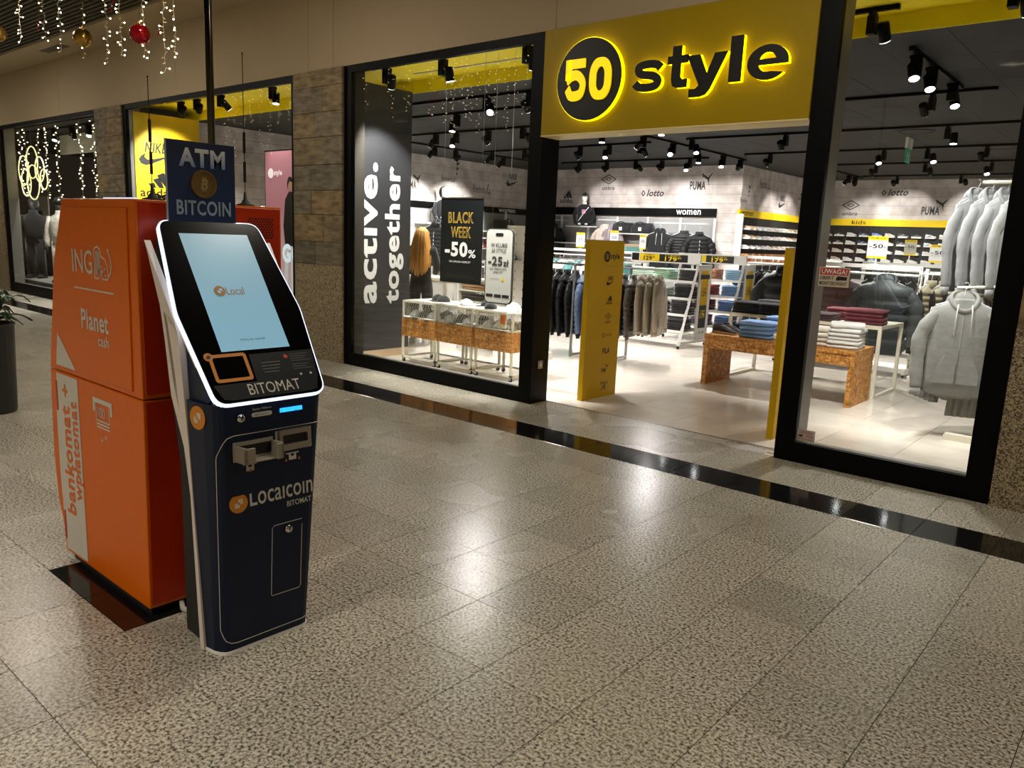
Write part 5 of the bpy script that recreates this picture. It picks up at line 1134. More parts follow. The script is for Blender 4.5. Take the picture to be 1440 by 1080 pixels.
for kd, y, z, w_ in (('reebok', 13.0, 3.02, .6), ('feewear', 12.0, 2.72, .5), ('nike', 14.1, 2.71, .45), ('adidas', 15.3, 2.98, .42)): wallmark(kd, -6.297, y, z, w_, wsd, FX)
for kd, x, z, w_ in (('umbro', -5.36, 2.68, .46), ('lotto', -4.35, 3.05, .62), ('puma', -3.42, 2.72, .55), ('adidas', -2.4, 3.0, .45)): wallmark(kd, x, 16.197, z, w_, wk2, FY)
for kd, y, z, w_ in (('puma', 7.45, 2.75, .5), ('feewear', 8.65, 3.03, .62), ('reebok', 9.75, 2.72, .62), ('nike', 10.9, 3.05, .5)): wallmark(kd, -12.197, y, z, w_, wl_, FX)
def wallunit(lbl, loc, L, axis, shelves, rails):
    t = thing('slotted_shelving', lbl, 'shelving', loc, 0 if axis == 'x' else PI / 2)
    MB().box(-L / 2, -.015, .1, L / 2, 0, 2.18).build('back_board', SLOT, t)
    n = int(L / .95) + 1
    for k in range(n + 1):
        x = -L / 2 + L * k / n; o = MB().box(x - .025, -.05, 0, x + .025, -.015, 2.2).build('upright', WHITE, t)
    for x0, x1, z, dp in shelves: MB().box(x0, -.05 - dp, z - .025, x1, -.05, z).build('shelf', WHITE, t)
    for x0, x1, z in rails:
        MB().tube([(x0, -.3, z), (x1, -.3, z)], .013, 8).build('hang_rail', WHITE, t)
        for x in (x0 + .03, x1 - .03): MB().box(x - .01, -.3, z - .01, x + .01, -.05, z + .01).build('bracket', WHITE, t)
    return t
# rear wall: local x runs along the wall, local -y faces the shop
wallunit('white slotted shelving below the black rear header', (-9.45, 11.785, 0), 5.2, 'x', [(-1.3, -.35, 1.94, .38), (.1, 1.2, 1.80, .36), (.1, 1.3, 1.42, .36), (-2.3, -.4, 1.52, .36)], [(-2.5, -1.5, 2.07), (-.4, .15, 2.1), (1.2, 2.5, 2.06), (-2.5, 2.5, 1.1)])
for k, (x, c, cn, kd) in enumerate(((-11.5, '#17181b', 'black', 'hoodie'), (-11.2, '#1b1c1f', 'black', 'hoodie'), (-9.62, '#cbbcb2', 'pale pink', 'hoodie'), (-9.4, '#8a7f83', 'mauve', 'hoodie'))):
    hang(kd, 'display_hoodie', '%s hoodie on the rear wall rail, %s from the left' % (cn, ORD[k]), 'hoodie', (x, 11.45, 1.89), .35 if k < 3 else .1, c, None, None, 'clothes on the rear wall', (1, .7, 1))
hang('hoodie', 'display_hoodie', 'black hoodie facing front on the rear wall, left of the puffer', 'hoodie', (-7.98, 11.3, 1.82), .35, '#1b1d20', None, None, 'clothes on the rear wall', (1.15, .8, 1.1))
hang('puffer', 'display_puffer', 'black puffer jacket facing front under the women lettering', 'jacket', (-7.35, 11.3, 1.82), .4, '#141518', None, None, 'clothes on the rear wall', (1.2, .9, 1.1))
hang('cropped', 'display_puffer', 'black jacket with white sleeve stripes at the right end of the rear wall', 'jacket', (-7.0, 11.35, 1.80), .7, '#16171a', '#e4e4e4', None, 'clothes on the rear wall', (1.1, .9, 1.15))
def bag(lbl, loc, rz, c, s=1):
    t = thing('sport_bag', lbl, 'bag', loc, rz, 'sport bags on shelves', (s, s, s)); MB().loft([[Vector((x, p[0] * k_, p[1] * k_ * 1.0)) for p in [(-.13, .0), (-.14, .1), (-.12, .2), (-.05, .25), (.05, .25), (.12, .2), (.14, .1), (.13, 0)]] for x, k_ in ((-.26, .85), (-.23, .98), (0, 1), (.23, .98), (.26, .85))]).build('body', fab(c), t, smooth=True)
    MB().tube([(-.12, -.12, .18), (-.11, -.15, .24), (0, -.15, .27), (.11, -.15, .24), (.12, -.12, .18)], .012, 6).build('handle', fab('#0f0f10'), t); MB().flat([(-.04, .06), (.04, .06), (.04, .14), (-.04, .14)], at(0, -.146, 0, FY)).build('patch', WPRINT, t)
for k in range(2): bag('black sport bag on the rear shelf, %s of two' % ('left', 'right')[k], (-9.1 + k * .54, 11.5, 1.80), 0, '#202124')
for k in range(3): stack('on the lower rear shelf, %s from the left' % ORD[k], ('folded shirt', 'clothes'), (-9.2 + k * .42, 11.5, 1.42), .34, .3, .04, 3, [(('white', 'tan', 'cream')[k], ('#e6e4e0', '#c9a27a', '#ded6c8')[k])], 'folded shirts on the rear shelf')
# left wall (local x -> +y)
wallunit('white shelving below the black left wall header', (-12.185, 8.9, 0), 5.2, 'y', [(-1.4, -.1, 1.84, .4), (.5, 2.5, 1.72, .4), (-2.4, 2.5, 1.3, .38), (-1.4, .6, 1.55, .38)], [(-2.5, -1.5, 2.0), (-.1, .6, 1.95)])
bag('bulky black bag on the left wall shelf', (-11.92, 10.3, 1.72), PI / 2, '#191a1c', 1.15)
for k in range(3): stack('on the upper left wall shelf, %s from the left' % ORD[k], ('folded shirt', 'clothes'), (-11.95, 10.75 + .0 + k * .24, 1.72), .3, .22, .03, 4, [(('white', 'blue', 'white')[k], ('#e4e4e4', '#5b74b8', '#e2e2e0')[k])], 'folded shirts on the left wall', PI / 2)
for k in range(9): stack('on the lower left wall shelf, %s from the left' % ORD[k], ('folded shirt', 'clothes'), (-11.98, 6.8 + k * .5, 1.3), .3, .36, .04, 4, [(('white', 'cream', 'red', 'grey')[k % 4], ('#e4e4e4', '#d8d0c0', '#a8303a', '#9a9a9c')[k % 4])], 'folded shirts on the left wall', PI / 2)
hang('vest', 'black_vest', 'black quilted vest hanging near the dark window panel', 'vest', (-8.45, 4.62, 1.72), .3, '#1c1e24', '#e8e8e8', None, None, (1.1, .9, 1.0))
# mannequin torsos
SKIN = mat('mannequin_white', '#e6e2dd', .4)
def torso(lbl, loc, rz, hat):
    t = thing('mannequin', lbl, 'mannequin', loc, rz, 'mannequin torsos')
    MB().loft([sring(z, a, c, n=16) for z, a, c in ((0, .14, .1), (.02, .15, .11), (.25, .135, .1), (.42, .17, .11), (.5, .12, .08), (.53, .055, .055), (.6, .05, .05))]).build('bust', SKIN, t, smooth=True)
    MB().loft([sring(z, a, c, cy, n=16, p=2) for z, a, c, cy in ((.58, .03, .04, -.01), (.61, .055, .07, -.02), (.66, .07, .088, -.012), (.72, .076, .095, 0), (.78, .068, .085, .004), (.82, .04, .05, .004))]).build('head', SKIN, t, smooth=True)
    MB().loft([sring(z, a, c, n=16) for z, a, c in ((-.0, .175, .13), (.25, .17, .13), (.42, .2, .135), (.49, .15, .1), (.53, .08, .075))], True, False).build('jacket', fab('#1b1c1f'), t, smooth=True)
    for s in (-1, 1):
        MB().tube([(s * .17, 0, .44), (s * .24, .01, .26), (s * .2, -.08, .08), (s * .12, -.14, .05)], [.06, .055, .045, .04], 10).build('sleeve', fab('#1b1c1f'), t, smooth=True)
        MB().ell((s * .085, -.165, .045), (.04, .03, .025), 8, 6).build('hand', SKIN, t, smooth=True)
    MB().tube([(.12, -.11, .46), (0, -.145, .3), (-.12, -.13, .12)], .008, 6).build('strap', WPRINT, t)
    MB().flat([(-.045, .3), (.05, .3), (.05, .4), (-.045, .4)], at(0, -.1385, 0, FY)).build('print', mat('pink_print', '#c77aa8', .6), t)
    if hat == 'cap':
        MB().ell((0, .0, .735), (.083, .103, .1), 14, 6, 0, 1).build('cap', fab('#141416'), t, smooth=True); MB().prism([(-.06, -.08), (.06, -.08), (.05, -.17), (-.05, -.17)], .008, at(0, 0, .738)).build('brim', fab('#141416'), t)
    else: MB().ell((0, .035, .70), (.1, .105, .14), 14, 8).build('hood', fab('#17181a'), t, smooth=True)
    return t
torso('white mannequin bust in a black cap on the rear wall shelf', (-10.3, 11.5, 1.94), .5, 'cap'); torso('white faced mannequin bust in a black hood on the left wall shelf', (-11.9, 8.15, 1.84), 1.2, 'hood')
# shoe walls
BB = mat('shoe_backboard', '#1c1b1a', .6)
PAL = [('#cfccc8', '#cfccc8', '#d8d6d2', 'white'), ('#e6e2dc', '#1d1e20', '#e6e2dc', 'black'), ('#cfccc8', '#d6d4d0', '#cfcdc9', 'white'), ('#cfccc8', '#2f3c66', '#cfccc8', 'navy'), ('#cfccc8', '#5f7fc0', '#cfccc8', 'blue'), ('#e2ddd6', '#cbbfb2', '#c99a3a', 'beige'), ('#cfccc8', '#4a4c52', '#cfccc8', 'grey'), ('#e4e0d8', '#2c3a3c', '#8f9796', 'dark green'), ('#cfccc8', '#e6e6ea', '#3a3a66', 'white and purple'), ('#d9c0b0', '#efece8', '#b04a4a', 'white and red')]
t = thing('shoe_display', 'dark shoe wall with white ledges under the kids header', 'shelving', (-3.2, 16.2, 0)); Bx('back_board', BB, t, -2.95, -.03, .9, 2.95, 0, 2.235)
LG = MB().box(-.11, -.13, -.022, .11, 0, 0).mesh('ledge', WHITE)
for r_ in range(4):
    z = (1.985, 1.785, 1.58, 1.37)[r_]
    for c_ in range(11):
        x = -5.83 + c_ * .305 - r_ * .01; link('ledge', LG, t, (x + 3.2, -.03, z))
        so, up, st_, cn = PAL[c_ % 10] if r_ < 2 else PAL[(0, 5, 0, 2, 4, 2, 0, 2, 2, 0, 8)[c_]]
        shoe('%s sneaker, %s from left, %s row, kids shoe wall' % (cn, ORD[c_], ('top', 'second', 'third', 'fourth')[r_]), (x, 16.09, z - .004), random.uniform(-.12, .05), so, up, st_, 'kids shoes on the far wall', .88)
t = thing('shoe_display', 'dark shoe wall with white ledges under the yellow women header', 'shelving', (-6.3, 13.93, 0)); Bx('back_board', BB, t, 0, -2.25, .3, .03, 2.25, 2.245); Bx('end_post', WHITE, t, 0, -2.29, 0, .16, -2.25, 2.3)
LG2 = MB().box(0, -.1, -.018, .24, .1, 0).mesh('ledge', WHITE)
P2 = [('#e6e2dc', '#d8b9a4', '#8f3a48', 'rose'), ('#d9c09a', '#c9a878', '#e6e2dc', 'tan'), ('#cfccc8', '#d6d4d2', '#dcd6d0', 'white'), ('#cfccc8', '#cfccc8', '#2a2a2a', 'white and black'), ('#cfccc8', '#dfdcdc', '#b9b4c0', 'pale grey'), ('#cfccc8', '#e2c9c2', '#e6e2dc', 'pink'), ('#cfccc8', '#d6d4d2', '#e0d4d4', 'white'), ('#e6ded2', '#e9e4da', '#d0b48a', 'cream')]
for r_ in range(3):
    z = (1.99, 1.79, 1.57)[r_]
    for c_ in range(14):
        y = 11.9 + c_ * .30; link('ledge', LG2, t, (.03, y - 13.93, z)); so, up, st_, cn = P2[c_ % 8] if r_ < 2 else P2[(2, 6, 2, 3, 2, 0, 0, 6, 7, 2, 7, 2, 6, 4)[c_]]
        shoe('%s sneaker, %s from front, %s row, women shoe wall' % (cn, ORD[c_], ('top', 'second', 'third')[r_]), (-6.135, y, z - .004), -.25, so, up, st_, 'women shoes on the side wall', .84)
Bx('box_shelf', WHITE, t, .03, -2.25, 1.20, .4, 2.25, 1.23)
KR = mat('kraft_box', '#a8794a', .7)
for k in range(13):
    y = 11.86 + k * .33; q = thing('shoe_box', 'brown cardboard shoe box below the women sneakers, %s from the front' % ORD[k], 'box', (-6.12, y, 1.23), random.uniform(-.06, .06), 'cardboard shoe boxes')
    Bx('carton', KR, q, -.1, -.12, 0, .12, .12, .2); Bx('lid', KR, q, -.105, -.125, .17, .125, .125, .215); Bx('sticker', WPRINT if k % 3 else mat('red_sticker', '#b0382e', .5), q, .121, -.05, .04, .1225, .04, .12)
# ================================================================== CUSTOMER
def skinmesh(nm, V, E, Rr, m, parent, sub=2, root=0):
    me = bpy.data.meshes.new(nm); me.from_pydata(V, E, []); o = bpy.data.objects.new(nm, me); COL.objects.link(o)
    sk = o.modifiers.new('s', 'SKIN'); sd = o.modifiers.new('d', 'SUBSURF'); sd.levels = sub; sd.render_levels = sub
    lay = me.skin_vertices[0].data if me.skin_vertices else None
    if lay is None: return None
    for k, r_ in enumerate(Rr): lay[k].radius = r_ if isinstance(r_, tuple) else (r_, r_); lay[k].use_root = (k == root)
    dg = bpy.context.evaluated_depsgraph_get(); m2 = bpy.data.meshes.new_from_object(o.evaluated_get(dg)); m2.name = nm
    bpy.data.objects.remove(o); bpy.data.meshes.remove(me); m2.materials.clear(); m2.materials.append(m); m2.polygons.foreach_set('use_smooth', [True] * len(m2.polygons))
    return link(nm, m2, parent)
pw = thing('person', 'person with long blond hair in black clothes standing with back turned', 'person', (-7.10, 3.05, 0), .55)
SK = mat('skin', '#c99a80', .5)
BV = [(0, 0, .92), (0, .0, 1.05), (0, -.01, 1.2), (0, .0, 1.34), (0, .01, 1.43), (0, .03, 1.50), (0, .035, 1.58), (-.09, 0, .88), (-.1, .0, .5), (-.1, -.02, .09), (-.1, .09, .04), (.09, 0, .88), (.1, .02, .5), (.1, .0, .09), (.11, .11, .04),
      (-.17, .0, 1.36), (-.21, .0, 1.12), (-.15, .17, 1.0), (-.13, .25, 1.0), (.17, .0, 1.36), (.22, .02, 1.12), (.15, .2, 1.02), (.12, .28, 1.03)]
BE = [(0, 1), (1, 2), (2, 3), (3, 4), (4, 5), (5, 6), (0, 7), (7, 8), (8, 9), (9, 10), (0, 11), (11, 12), (12, 13), (13, 14), (3, 15), (15, 16), (16, 17), (17, 18), (3, 19), (19, 20), (20, 21), (21, 22)]
BR_ = [(.10, .08), (.09, .07), (.1, .075), (.1, .075), .045, .062, .068, .085, .058, .035, .03, .085, .058, .035, .03, .05, .042, .034, .022, .05, .042, .034, .022]
skinmesh('body', BV, BE, BR_, SK, pw)
for s, hnd in ((-1, (-.13, .25, 1.0)), (1, (.12, .28, 1.03))):
    hx, hy, hz = hnd; V = [(hx, hy, hz), (hx - s * .01, hy + .05, hz)]; E = [(0, 1)]; R2 = [(.024, .014), (.028, .013)]
    for q, L in enumerate((.055, .065, .06, .045)):
        V += [(hx + s * (.022 - q * .015), hy + .085, hz - .002), (hx + s * (.022 - q * .015), hy + .085 + L * .5, hz - .02)]; E += [(1, len(V) - 2), (len(V) - 2, len(V) - 1)]; R2 += [.0085, .007]
    V += [(hx - s * .035, hy + .04, hz - .01), (hx - s * .045, hy + .075, hz - .02)]; E += [(0, len(V) - 2), (len(V) - 2, len(V) - 1)]; R2 += [.0095, .0075]
    skinmesh('hand', V, E, R2, SK, pw, 1)
BC = fab('#131315')
skinmesh('jacket', [(0, 0, .86), (0, .0, 1.05), (0, -.01, 1.2), (0, .0, 1.35), (0, .01, 1.42), (-.175, .0, 1.36), (-.225, .0, 1.11), (-.155, .16, 1.0), (.175, .0, 1.36), (.235, .02, 1.11), (.155, .19, 1.02)], [(0, 1), (1, 2), (2, 3), (3, 4), (3, 5), (5, 6), (6, 7), (3, 8), (8, 9), (9, 10)], [(.18, .135), (.16, .12), (.155, .115), (.14, .1), (.07, .06), .068, .062, .048, .068, .062, .048], BC, pw)
skinmesh('trousers', [(0, 0, 1.14), (0, 0, .95), (-.09, 0, .83), (-.1, .0, .5), (-.1, -.02, .1), (.09, 0, .83), (.1, .02, .5), (.1, .0, .1)], [(0, 1), (1, 2), (2, 3), (3, 4), (1, 5), (5, 6), (6, 7)], [(.135, .1), (.17, .13), .11, .078, .06, .105, .078, .06], fab('#0f0f11'), pw)
for s in (-1, 1): MB().loft([[Vector((s * .1 + a * .045, y, z)) for a, z in ((-1, 0), (1, 0), (1, h), (-1, h))] for y, h in ((-.09, .06), (-.02, .09), (.08, .06), (.16, .03))]).build('shoe', fab('#e4e2de'), pw, smooth=False)
HAIR = mat('blond_hair', '#c08a3c', .5, noise=.3, ns=30)
b = MB(); b.ell((0, .02, 1.585), (.095, .105, .1), 16, 8, -.6, 1); rnd = random.Random(11)
for k in range(64):
    an = -PI * (k + .5) / 64; cx, sy = math.cos(an), math.sin(an); ly = rnd.uniform(0, .03); e = rnd.uniform(-.02, .02); zb = 1.0 + .1 * cx * cx + rnd.uniform(-.03, .03)
    P_ = [(.03 * cx, .02 + .03 * sy, 1.685), (.088 * cx, .02 + .09 * sy - ly * .3, 1.62), ((.1 + e) * cx, .0 + (.1) * sy - ly, 1.5), ((.125 + e) * cx, -.03 + .1 * sy - ly, 1.36), ((.14 + e) * cx, -.06 + .085 * sy - ly, 1.2), ((.12 + e * 2) * cx, -.08 + .07 * sy - ly, zb)]
    b.tube(P_, [.006, .016, .017, .017, .014, .003], 6)
b.build('hair', HAIR, pw, smooth=True)
hd_ = MB(); hd_.ell((0, .125, 1.545), (.012, .022, .016), 8, 6); hd_.build('nose', SK, pw, smooth=True)
# counter beside the customer, and shelf rack behind the poster
t = thing('shop_counter', 'white counter in front of the blonde customer', 'counter', (-7.5, 3.78, 0)); Bx('body', WHITE, t, -.75, -.2, 0, .55, .2, .9); Bx('top', mat('cream_top', '#e4dfc8', .4), t, -.78, -.23, .9, .58, .23, .94); Bx('yellow_panel', mat('pale_yellow', '#d8cf8a', .5), t, -.70, -.203, .2, -.3, -.2, .85)
t = thing('display_shelf', 'white shelf rack with brown goods behind the black poster', 'shelf unit', (-6.03, 3.3, 0))
for x in (-.36, .36): Bx('side', WHITE, t, x - .015, -.2, 0, x + .015, .2, 1.12)
for z in (.3, .55, .70, .85, 1.0): Bx('shelf', CREAM, t, -.345, -.2, z - .02, .345, .2, z)
for k in range(4): stack('on the %s shelf of the white rack behind the poster' % ('lowest', 'second', 'third', 'top')[k], ('folded trousers', 'clothes'), (-6.03, 3.28, (.3, .55, .70, .85)[k]), .6, .34, .035, 2, [(('dark', 'tan')[k % 2], ('#2a2624', '#a8845a')[k % 2])], 'goods on the white rack')
# pegboard stand of caps behind the phone sign
t = thing('peg_stand', 'white peg wall stand behind the phone shaped sign', 'stand', (-5.3, 3.25, 0)); Bx('board', WHITE, t, -.3, -.02, .1, .35, .02, 1.75); Bx('foot', WHITE, t, -.3, -.2, 0, .38, .2, .1)
b = MB()
for r_ in range(12):
    for c_ in range(5): b.box(-.3 + c_ * .14, -.0215, .3 + r_ * .12, -.29 + c_ * .14, -.02, .33 + r_ * .12)
stuff(b.build('peg_slots', GREYM, t))
for k, (x, z, c, cn) in enumerate(((.2, 1.0, '#2c2333', 'purple'), (.2, .7, '#1d3a33', 'dark green'), (.25, 1.35, '#17171a', 'black'), (-.15, 1.3, '#3a4a6a', 'blue'))): cap('%s cap on the white peg stand' % cn, (-5.3 + x, 3.13, z), PI / 2 + .4 * k, c, 0, 'caps on the peg stand'); MB().tube([(x, -.02, z + .03), (x, -.14, z + .035)], .004, 5).build('peg', METAL, t)
# ================================================================== SECOND WINDOW OF THE STORE
t = thing('brand_panel', 'yellow panel with black sport marks in the far store window', 'panel', (-11.9, 1.62, 0)); Bx('board', mat('yellow_display', '#d4b400', .5), t, -.06, -.5, .12, 0, .62, 3.34); Bx('plinth', DARK, t, -.06, -.5, 0, 0, .62, .12)
for kd, z in (('nike', 2.72), ('adidas', 2.24), ('umbro', 1.8)): logo(kd, at(.0015, -.16, z, FX) @ Matrix.Scale(.56, 4)).build('logo', INK, t)
t = thing('light_box', 'pink backlit poster of a model in black in the far store window', 'poster', (-8.0, 1.45, 0))
gradient('pink_poster', '#cfc4c8', '#a8707a', 2, .3, 1.9, emit=.42, rough=.4)
Bx('frame', BLACK, t, -.62, .0, .28, .62, .1, 2.64); Bx('screen', MC['pink_poster'], t, -.6, -.004, .3, .6, 0, 2.62)
F2 = at(-.37, -.006, 0, FY); b = logo('fifty', at(-.36, -.006, 2.33, FY) @ Matrix.Scale(.34, 4)); b.build('logo', mat('lit_white', '#f2e8ea', .5, emit=.4), t)
b = MB()
fig = [(.19, .62), (.27, .62), (.33, 1.3), (.36, 1.3), (.38, .62), (.48, .62), (.5, 1.5), (.5, 1.95), (.43, 2.08), (.38, 2.1), (.33, 2.08), (.25, 2.0), (.19, 1.62), (.22, 1.58)]
b.flat(fig[:1] + [(.27, .62), (.33, 1.3), (.36, 1.3), (.38, .62), (.48, .62), (.5, 1.35), (.24, 1.35)], F2); b.build('figure_trousers', mat('lit_pale', '#d6d2d6', .5, emit=.35), t)
b = MB(); b.flat([(.24, 1.35), (.5, 1.35), (.53, 1.7), (.5, 2.0), (.41, 2.08), (.34, 2.08), (.25, 1.98), (.2, 1.62)], at(-.37, -.0065, 0, FY)); b.build('figure_top', INK, t)
b = MB(); b.flat(circ(.062, 14, .375, 2.16), at(-.37, -.007, 0, FY)); b.build('figure_face', SK, t); b = MB(); b.flat([(.31, 2.1), (.30, 2.2), (.33, 2.27), (.39, 2.28), (.44, 2.24), (.45, 2.1), (.43, 2.2), (.36, 2.22), (.33, 2.18)], at(-.37, -.0075, 0, FY)); b.build('figure_hair', INK, t)
b = MB(); b.text('GO', .1, 1.12, .55, 1.38, .04, at(-.3, -.008, 0, FY)); b.text('THE MALL', .1, .48, .5, .53, .01, F2); b.build('lettering', mat('lit_blue', '#cfe6ee', .5, emit=.7), t)
Bx('foot', BLACK, t, -.6, .0, 0, .6, .1, .28)
track('black track along the yellow ceiling of the far store window', -11.6, 1.42, -7.5, 1.42, 3.5)
for k, (x, a) in enumerate(((-10.9, (-1, .2, -.8)), (-10.4, (-1, .3, -1)), (-9.7, BACK), (-8.35, DOWN), (-7.6, BACK))): head('black spotlight in the far store window, %s from the left' % ORD[k], x, 1.42, 3.465, a, .7)
t = thing('window_partition', 'dark partition beside the pink poster in the far store window', 'panel', (-7.35, 1.75, 0)); Bx('board', mat('olive_dark', '#2a2a22', .6), t, -.03, -.4, .1, .03, .5, 3.34); Bx('plinth', DARK, t, -.03, -.4, 0, .03, .5, .1)
hang('hoodie', 'window_jacket', 'black jacket hanging between yellow panel and pink poster', 'jacket', (-9.6, 2.2, 1.75), .3, '#1a1a1c', None, None, None, (1, .8, 1))
t = thing('window_stand', 'white hanging stand in the far store window', 'stand', (-9.6, 2.2, 0)); MB().tube([(-.35, 0, 1.905), (.35, 0, 1.905)], .012, 8).build('rail', WHITE, t)
for x in (-.33, .33): MB().tube([(x, 0, .02), (x, 0, 1.905)], .014, 8).build('upright', WHITE, t); Bx('foot', WHITE, t, x - .02, -.2, 0, x + .02, .2, .03)
# ================================================================== NEIGHBOUR SHOP (far left)
struct(Bx('wall_neighbour_back', mat('neighbour_wall', '#7a7674', .8), None, -24, 6, 0, -13.0, 6.2, 3.6)); struct(Bx('wall_neighbour_side', mat('neighbour_wall', ''), None, -13.1, 1.3, 0, -12.5, 6.0, 3.6)); struct(Bx('floor_neighbour', mat('neighbour_floor', '#8f8a80', .3), None, -24, 1.256, -.05, -13, 6.2, 0))
struct(Bx('ceiling_neighbour', mat('neighbour_ceiling', '#2b2928', .8), None, -24, 1.3, 3.4, -13.0, 6.2, 3.5)); struct(Bx('wall_neighbour_end', mat('neighbour_wall', ''), None, -24.2, 1.3, 0, -24, 6.2, 3.6))
t = thing('display_fascia', 'white ceiling fascia behind the spotlights of the neighbour shop', 'panel', (-15.8, 2.2, 2.98)); Bx('board', WHITE, t, -2.2, 0, 0, 2.7, .05, .4); Bx('edge', DARK, t, -2.3, .0, 0, -2.2, .05, .4)
track('black track behind the top of the neighbour shop window', -18.3, 1.6, -13.3, 1.6, 3.4)
for k, (x, a) in enumerate(((-17.2, (-.3, .2, -1)), (-16.6, OUT), (-15.7, (-.4, .3, -1)), (-14.9, OUT), (-14.4, DOWN))): head('black spotlight in the neighbour shop window, %s from the left' % ORD[k], x, 1.6, 3.365, a, .8)
for k, (x, y) in enumerate(((-18.5, 3.2), (-16.9, 4.0), (-15.4, 4.6), (-16.0, 3.0), (-14.5, 3.4))):
    t = thing('downlight', 'small bright ceiling lamp inside the neighbour shop, %s of five' % ORD[k], 'lamp', (x, y, 3.4), 0, 'neighbour shop lamps'); MB().lathe([(.05, -.02), (.075, -.02), (.075, 0), (.05, 0)], 16).build('ring', METAL, t); MB().lathe([(.0001, -.014), (.05, -.014), (.05, -.004), (.0001, -.004)], 16).build('lens', LENS, t)
    lamp('SPOT', 'light', t, (0, 0, -.04), SPOT_W * .9, (1, .95, .88), (0, 0, -1), spot_size=1.6, spot_blend=.6, shadow_soft_size=.05)
def full_mannequin(lbl, x, y, rz, top, tops, pant, hel):
    t = thing('mannequin', lbl, 'mannequin', (x, y, .25), rz, 'dressed mannequins'); D = mat('mannequin_dark', '#3a3836', .5)
    MB().loft([sring(z, a, c, cy, n=14, p=2) for z, a, c, cy in ((1.46, .03, .04, -.01), (1.5, .055, .07, -.015), (1.57, .072, .09, -.01), (1.64, .075, .095, 0), (1.72, .05, .06, 0), (1.74, .02, .02, 0))]).build('head', D, t, smooth=True)
    MB().loft([sring(z, a, c, n=16) for z, a, c in ((.78, .2, .13), (1.0, .19, .13), (1.22, .22, .14), (1.36, .2, .12), (1.42, .09, .08), (1.5, .08, .08))]).build('jacket', top, t, smooth=True)
    for s in (-1, 1):
        MB().tube([(s * .19, 0, 1.36), (s * .27, .01, 1.1), (s * .27, -.04, .86), (s * .26, -.08, .76)], [.075, .068, .058, .05], 10).build('sleeve', top, t, smooth=True); MB().ell((s * .26, -.09, .7), (.035, .04, .06), 8, 6).build('glove', RUBBER, t, smooth=True)
        MB().tube([(s * .09, 0, .86), (s * .11, -.01, .45), (s * .12, 0, .08)], [.115, .09, .085], 12).build('trouser_leg', pant, t, smooth=True); MB().loft([[Vector((s * .12 + a * .05, yy, z)) for a, z in ((-1, 0), (1, 0), (1, h), (-1, h))] for yy, h in ((.09, .1), (0, .13), (-.1, .08), (-.17, .04))]).build('boot', RUBBER, t)
    if hel: MB().ell((0, .01, 1.66), (.115, .135, .13), 16, 8, -.1, 1).build('helmet', hel, t, smooth=True)
    else: MB().ell((0, .03, 1.62), (.11, .12, .15), 14, 8).build('hood', top, t, smooth=True)
CAMO = mat('white_black_print', '#b9b4aa', .8, noise=.9, ns=9)
full_mannequin('mannequin in black hooded jacket and dark trousers in the neighbour window', -18.15, 1.62, .75, fab('#0c0c0e'), '', fab('#09090a'), None)
full_mannequin('mannequin in patterned white jacket and black helmet in the neighbour window', -16.62, 1.62, .75, CAMO, '', CAMO, mat('helmet_black', '#18181a', .25)); full_mannequin('mannequin with grey helmet behind the orange machine in the neighbour window', -15.4, 1.62, .75, fab('#3a3638'), '', fab('#2a2a2c'), mat('helmet_grey', '#3f3c3c', .25))
t = thing('display_podium', 'low dark podium under the neighbour shop mannequins', 'podium', (-16.7, 1.72, 0)); Bx('block', DARK, t, -2.0, -.4, 0, 2.0, .4, .23); Bx('top', GREYM, t, -2.02, -.42, .23, 2.02, .42, .25)
t = thing('framed_notice', 'white framed notice on the wall of the neighbour shop', 'poster', (-20.6, 2.6, 1.2)); Bx('frame', WHITE, t, -.5, 0, 0, .5, .03, .9); Bx('picture', mat('green_picture', '#2f7a64', .6), t, -.3, -.003, .3, .1, 0, .55); Bx('stand', METAL, t, -.02, .005, -1.2, .02, .03, 0); Bx('foot', METAL, t, -.2, -.1, -1.2, .2, .15, -1.18)
for k in range(4):
    x = -15.2 + .38 * k; t = thing('sport_bag', '%s bag hanging high inside the neighbour shop, %s from the left' % (('red', 'black')[k // 2], ORD[k]), 'bag', (x, 3.4, 2.25), .2, 'bags in the neighbour shop'); MB().ell((0, 0, .15), (.16, .1, .18), 12, 8).build('body', mat('bag_red', '#7a1418', .5) if k < 2 else RUBBER, t, smooth=True); MB().tube([(-.05, 0, .3), (0, 0, .38), (.05, 0, .3)], .01, 6).build('handle', RUBBER, t); MB().tube([(0, 0, .37), (0, 0, 1.15)], .003, 4).build('cord', METAL, t)
for k, (x, zb) in enumerate(((-17.7, 2.2), (-17.4, 2.0), (-16.7, 2.1), (-16.3, 2.0), (-15.7, 1.95), (-14.6, 1.9), (-14.0, 1.8), (-13.6, 1.75))): strand('icicle light string inside the neighbour window, %s from the left' % ORD[k], x, 1.32, 3.4, zb, 90 + k, 'neighbour window icicle lights')
t = thing('cloud_light', 'glowing cloud shaped wire ornament in the neighbour window', 'ornament', (-17.05, 1.3, 2.45)); b = MB()
for cx, cz, rd in ((-.5, .1, .3), (0, .25, .32), (.4, .1, .25), (.6, -.1, .2), (0, -.15, .35), (-.4, -.15, .28)):
    b.tube([(cx + rd * math.cos(2 * PI * i / 20), 0, cz + rd * math.sin(2 * PI * i / 20)) for i in range(21)], .012, 5)
b.build('glowing_tube', mat('warm_tube', '#ffdf9a', .4, emit=1.6, noise=.6, ns=20), t); MB().tube([(0, 0, .5), (0, 0, .95)], .003, 4).build('cord', METAL, t)
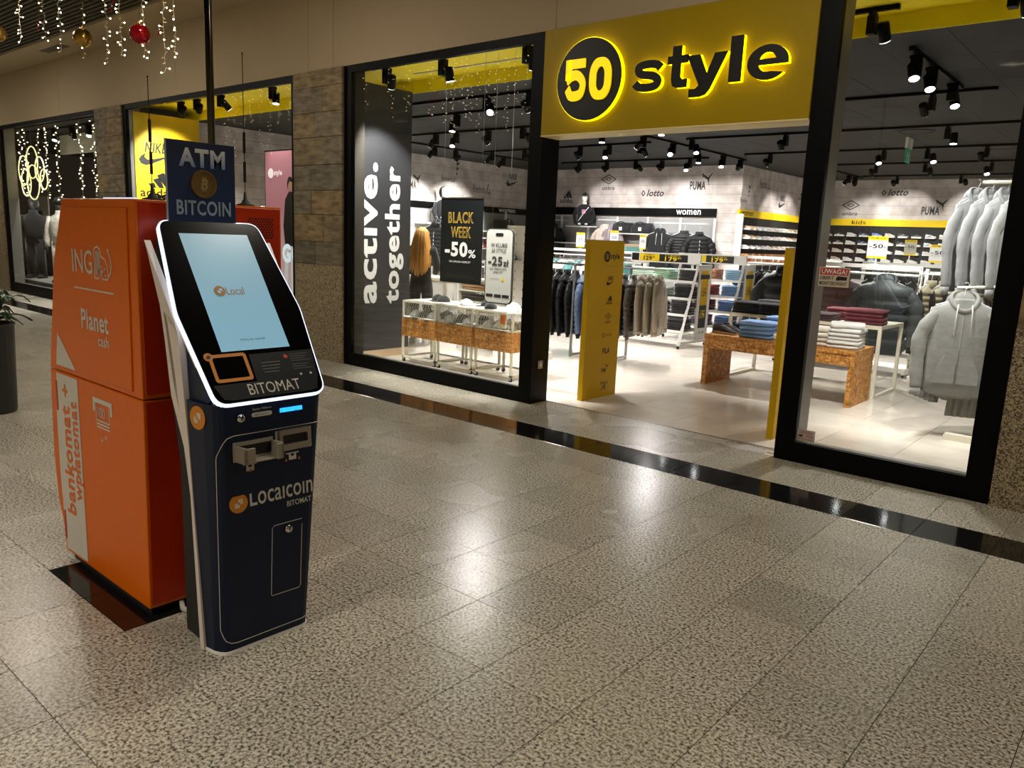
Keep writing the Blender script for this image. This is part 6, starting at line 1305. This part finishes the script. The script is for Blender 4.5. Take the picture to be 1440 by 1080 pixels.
# ================================================================== STICKERS ON THE PANES, FLOOR MARKS
t = thing('warning_sticker', 'red and cream UWAGA monitoring sticker high on the right pane', 'sticker', (-.545, 1.029, 1.345)); Bx('sheet', mat('cream_sticker', '#c9bfa4', .5), t, -.109, -.001, 0, .109, 0, .14); o = Bx('red_band', mat('red_print', ''), t, -.1, -.002, .085, .1, -.001, .133)
MB().text('UWAGA!', -.09, .092, .09, .127, .02, at(0, -.003, 0, FY)).build('lettering', WPRINT, o); b = MB(); b.text('OBIEKT', -.098, .05, .0, .075, .02, at(0, -.002, 0, FY)); b.text('MONITOROWANY', -.098, .01, .095, .038, .02, at(0, -.002, 0, FY)); b.flat([(.02, .045), (.05, .05), (.09, .05), (.095, .075), (.03, .078), (.015, .065)], at(0, -.002, 0, FY)); b.build('lettering', INK, t)
t = thing('warning_sticker', 'small white UWAGA monitoring sticker at the bottom of the right pane', 'sticker', (-.615, 1.029, .168)); Bx('sheet', mat('white_sticker', '#b9b5ab', .5), t, -.068, -.001, 0, .068, 0, .092); b = MB(); b.text('UWAGA', -.045, .06, .05, .082, .01, at(0, -.002, 0, FY)); b.text('TEREN', .0, .035, .055, .05, .01, at(0, -.002, 0, FY)); b.text('MONITOROWANY', -.06, .012, .06, .025, .01, at(0, -.002, 0, FY)); b.build('lettering', mat('red_print', ''), t); b = MB(); b.flat([(-.06, .045), (-.035, .05), (-.02, .055), (-.03, .032), (-.05, .035)], at(0, -.002, 0, FY)); b.build('camera_pictogram', INK, t)
t = thing('floor_decal', 'worn torn transparent sticker residue on the threshold tiles', 'sticker', (-1.15, 1.11, 0)); SD = mat('sticker_residue', '#a39d98', .5, noise=.3, ns=40)
b = MB(); b.flat([(.2 * math.cos(2 * PI * i / 20) * (1 + .1 * math.sin(i * 5)), .085 * math.sin(2 * PI * i / 20) * (1 + .15 * math.sin(i * 3))) for i in range(20)], at(.02, .0, .0012)); b.build('smudge', SD, t)
for x, y in ((-.24, .07), (-.19, .0), (.23, .05), (.27, -.05)): Bx('tape_strip', mat('tape', '#c9c4b8', .4), t, x - .05, y - .013, .0006, x + .05, y + .013, .0014)
# scanner gate plates on the threshold
t = thing('tape_patch', 'pair of pale tape strips on the threshold near the entrance middle', 'sticker', (-1.72, 1.12, 0))
for y in (-.04, .03): Bx('tape_strip', mat('tape', ''), t, -.07, y - .014, .0006, .07, y + .014, .0014)
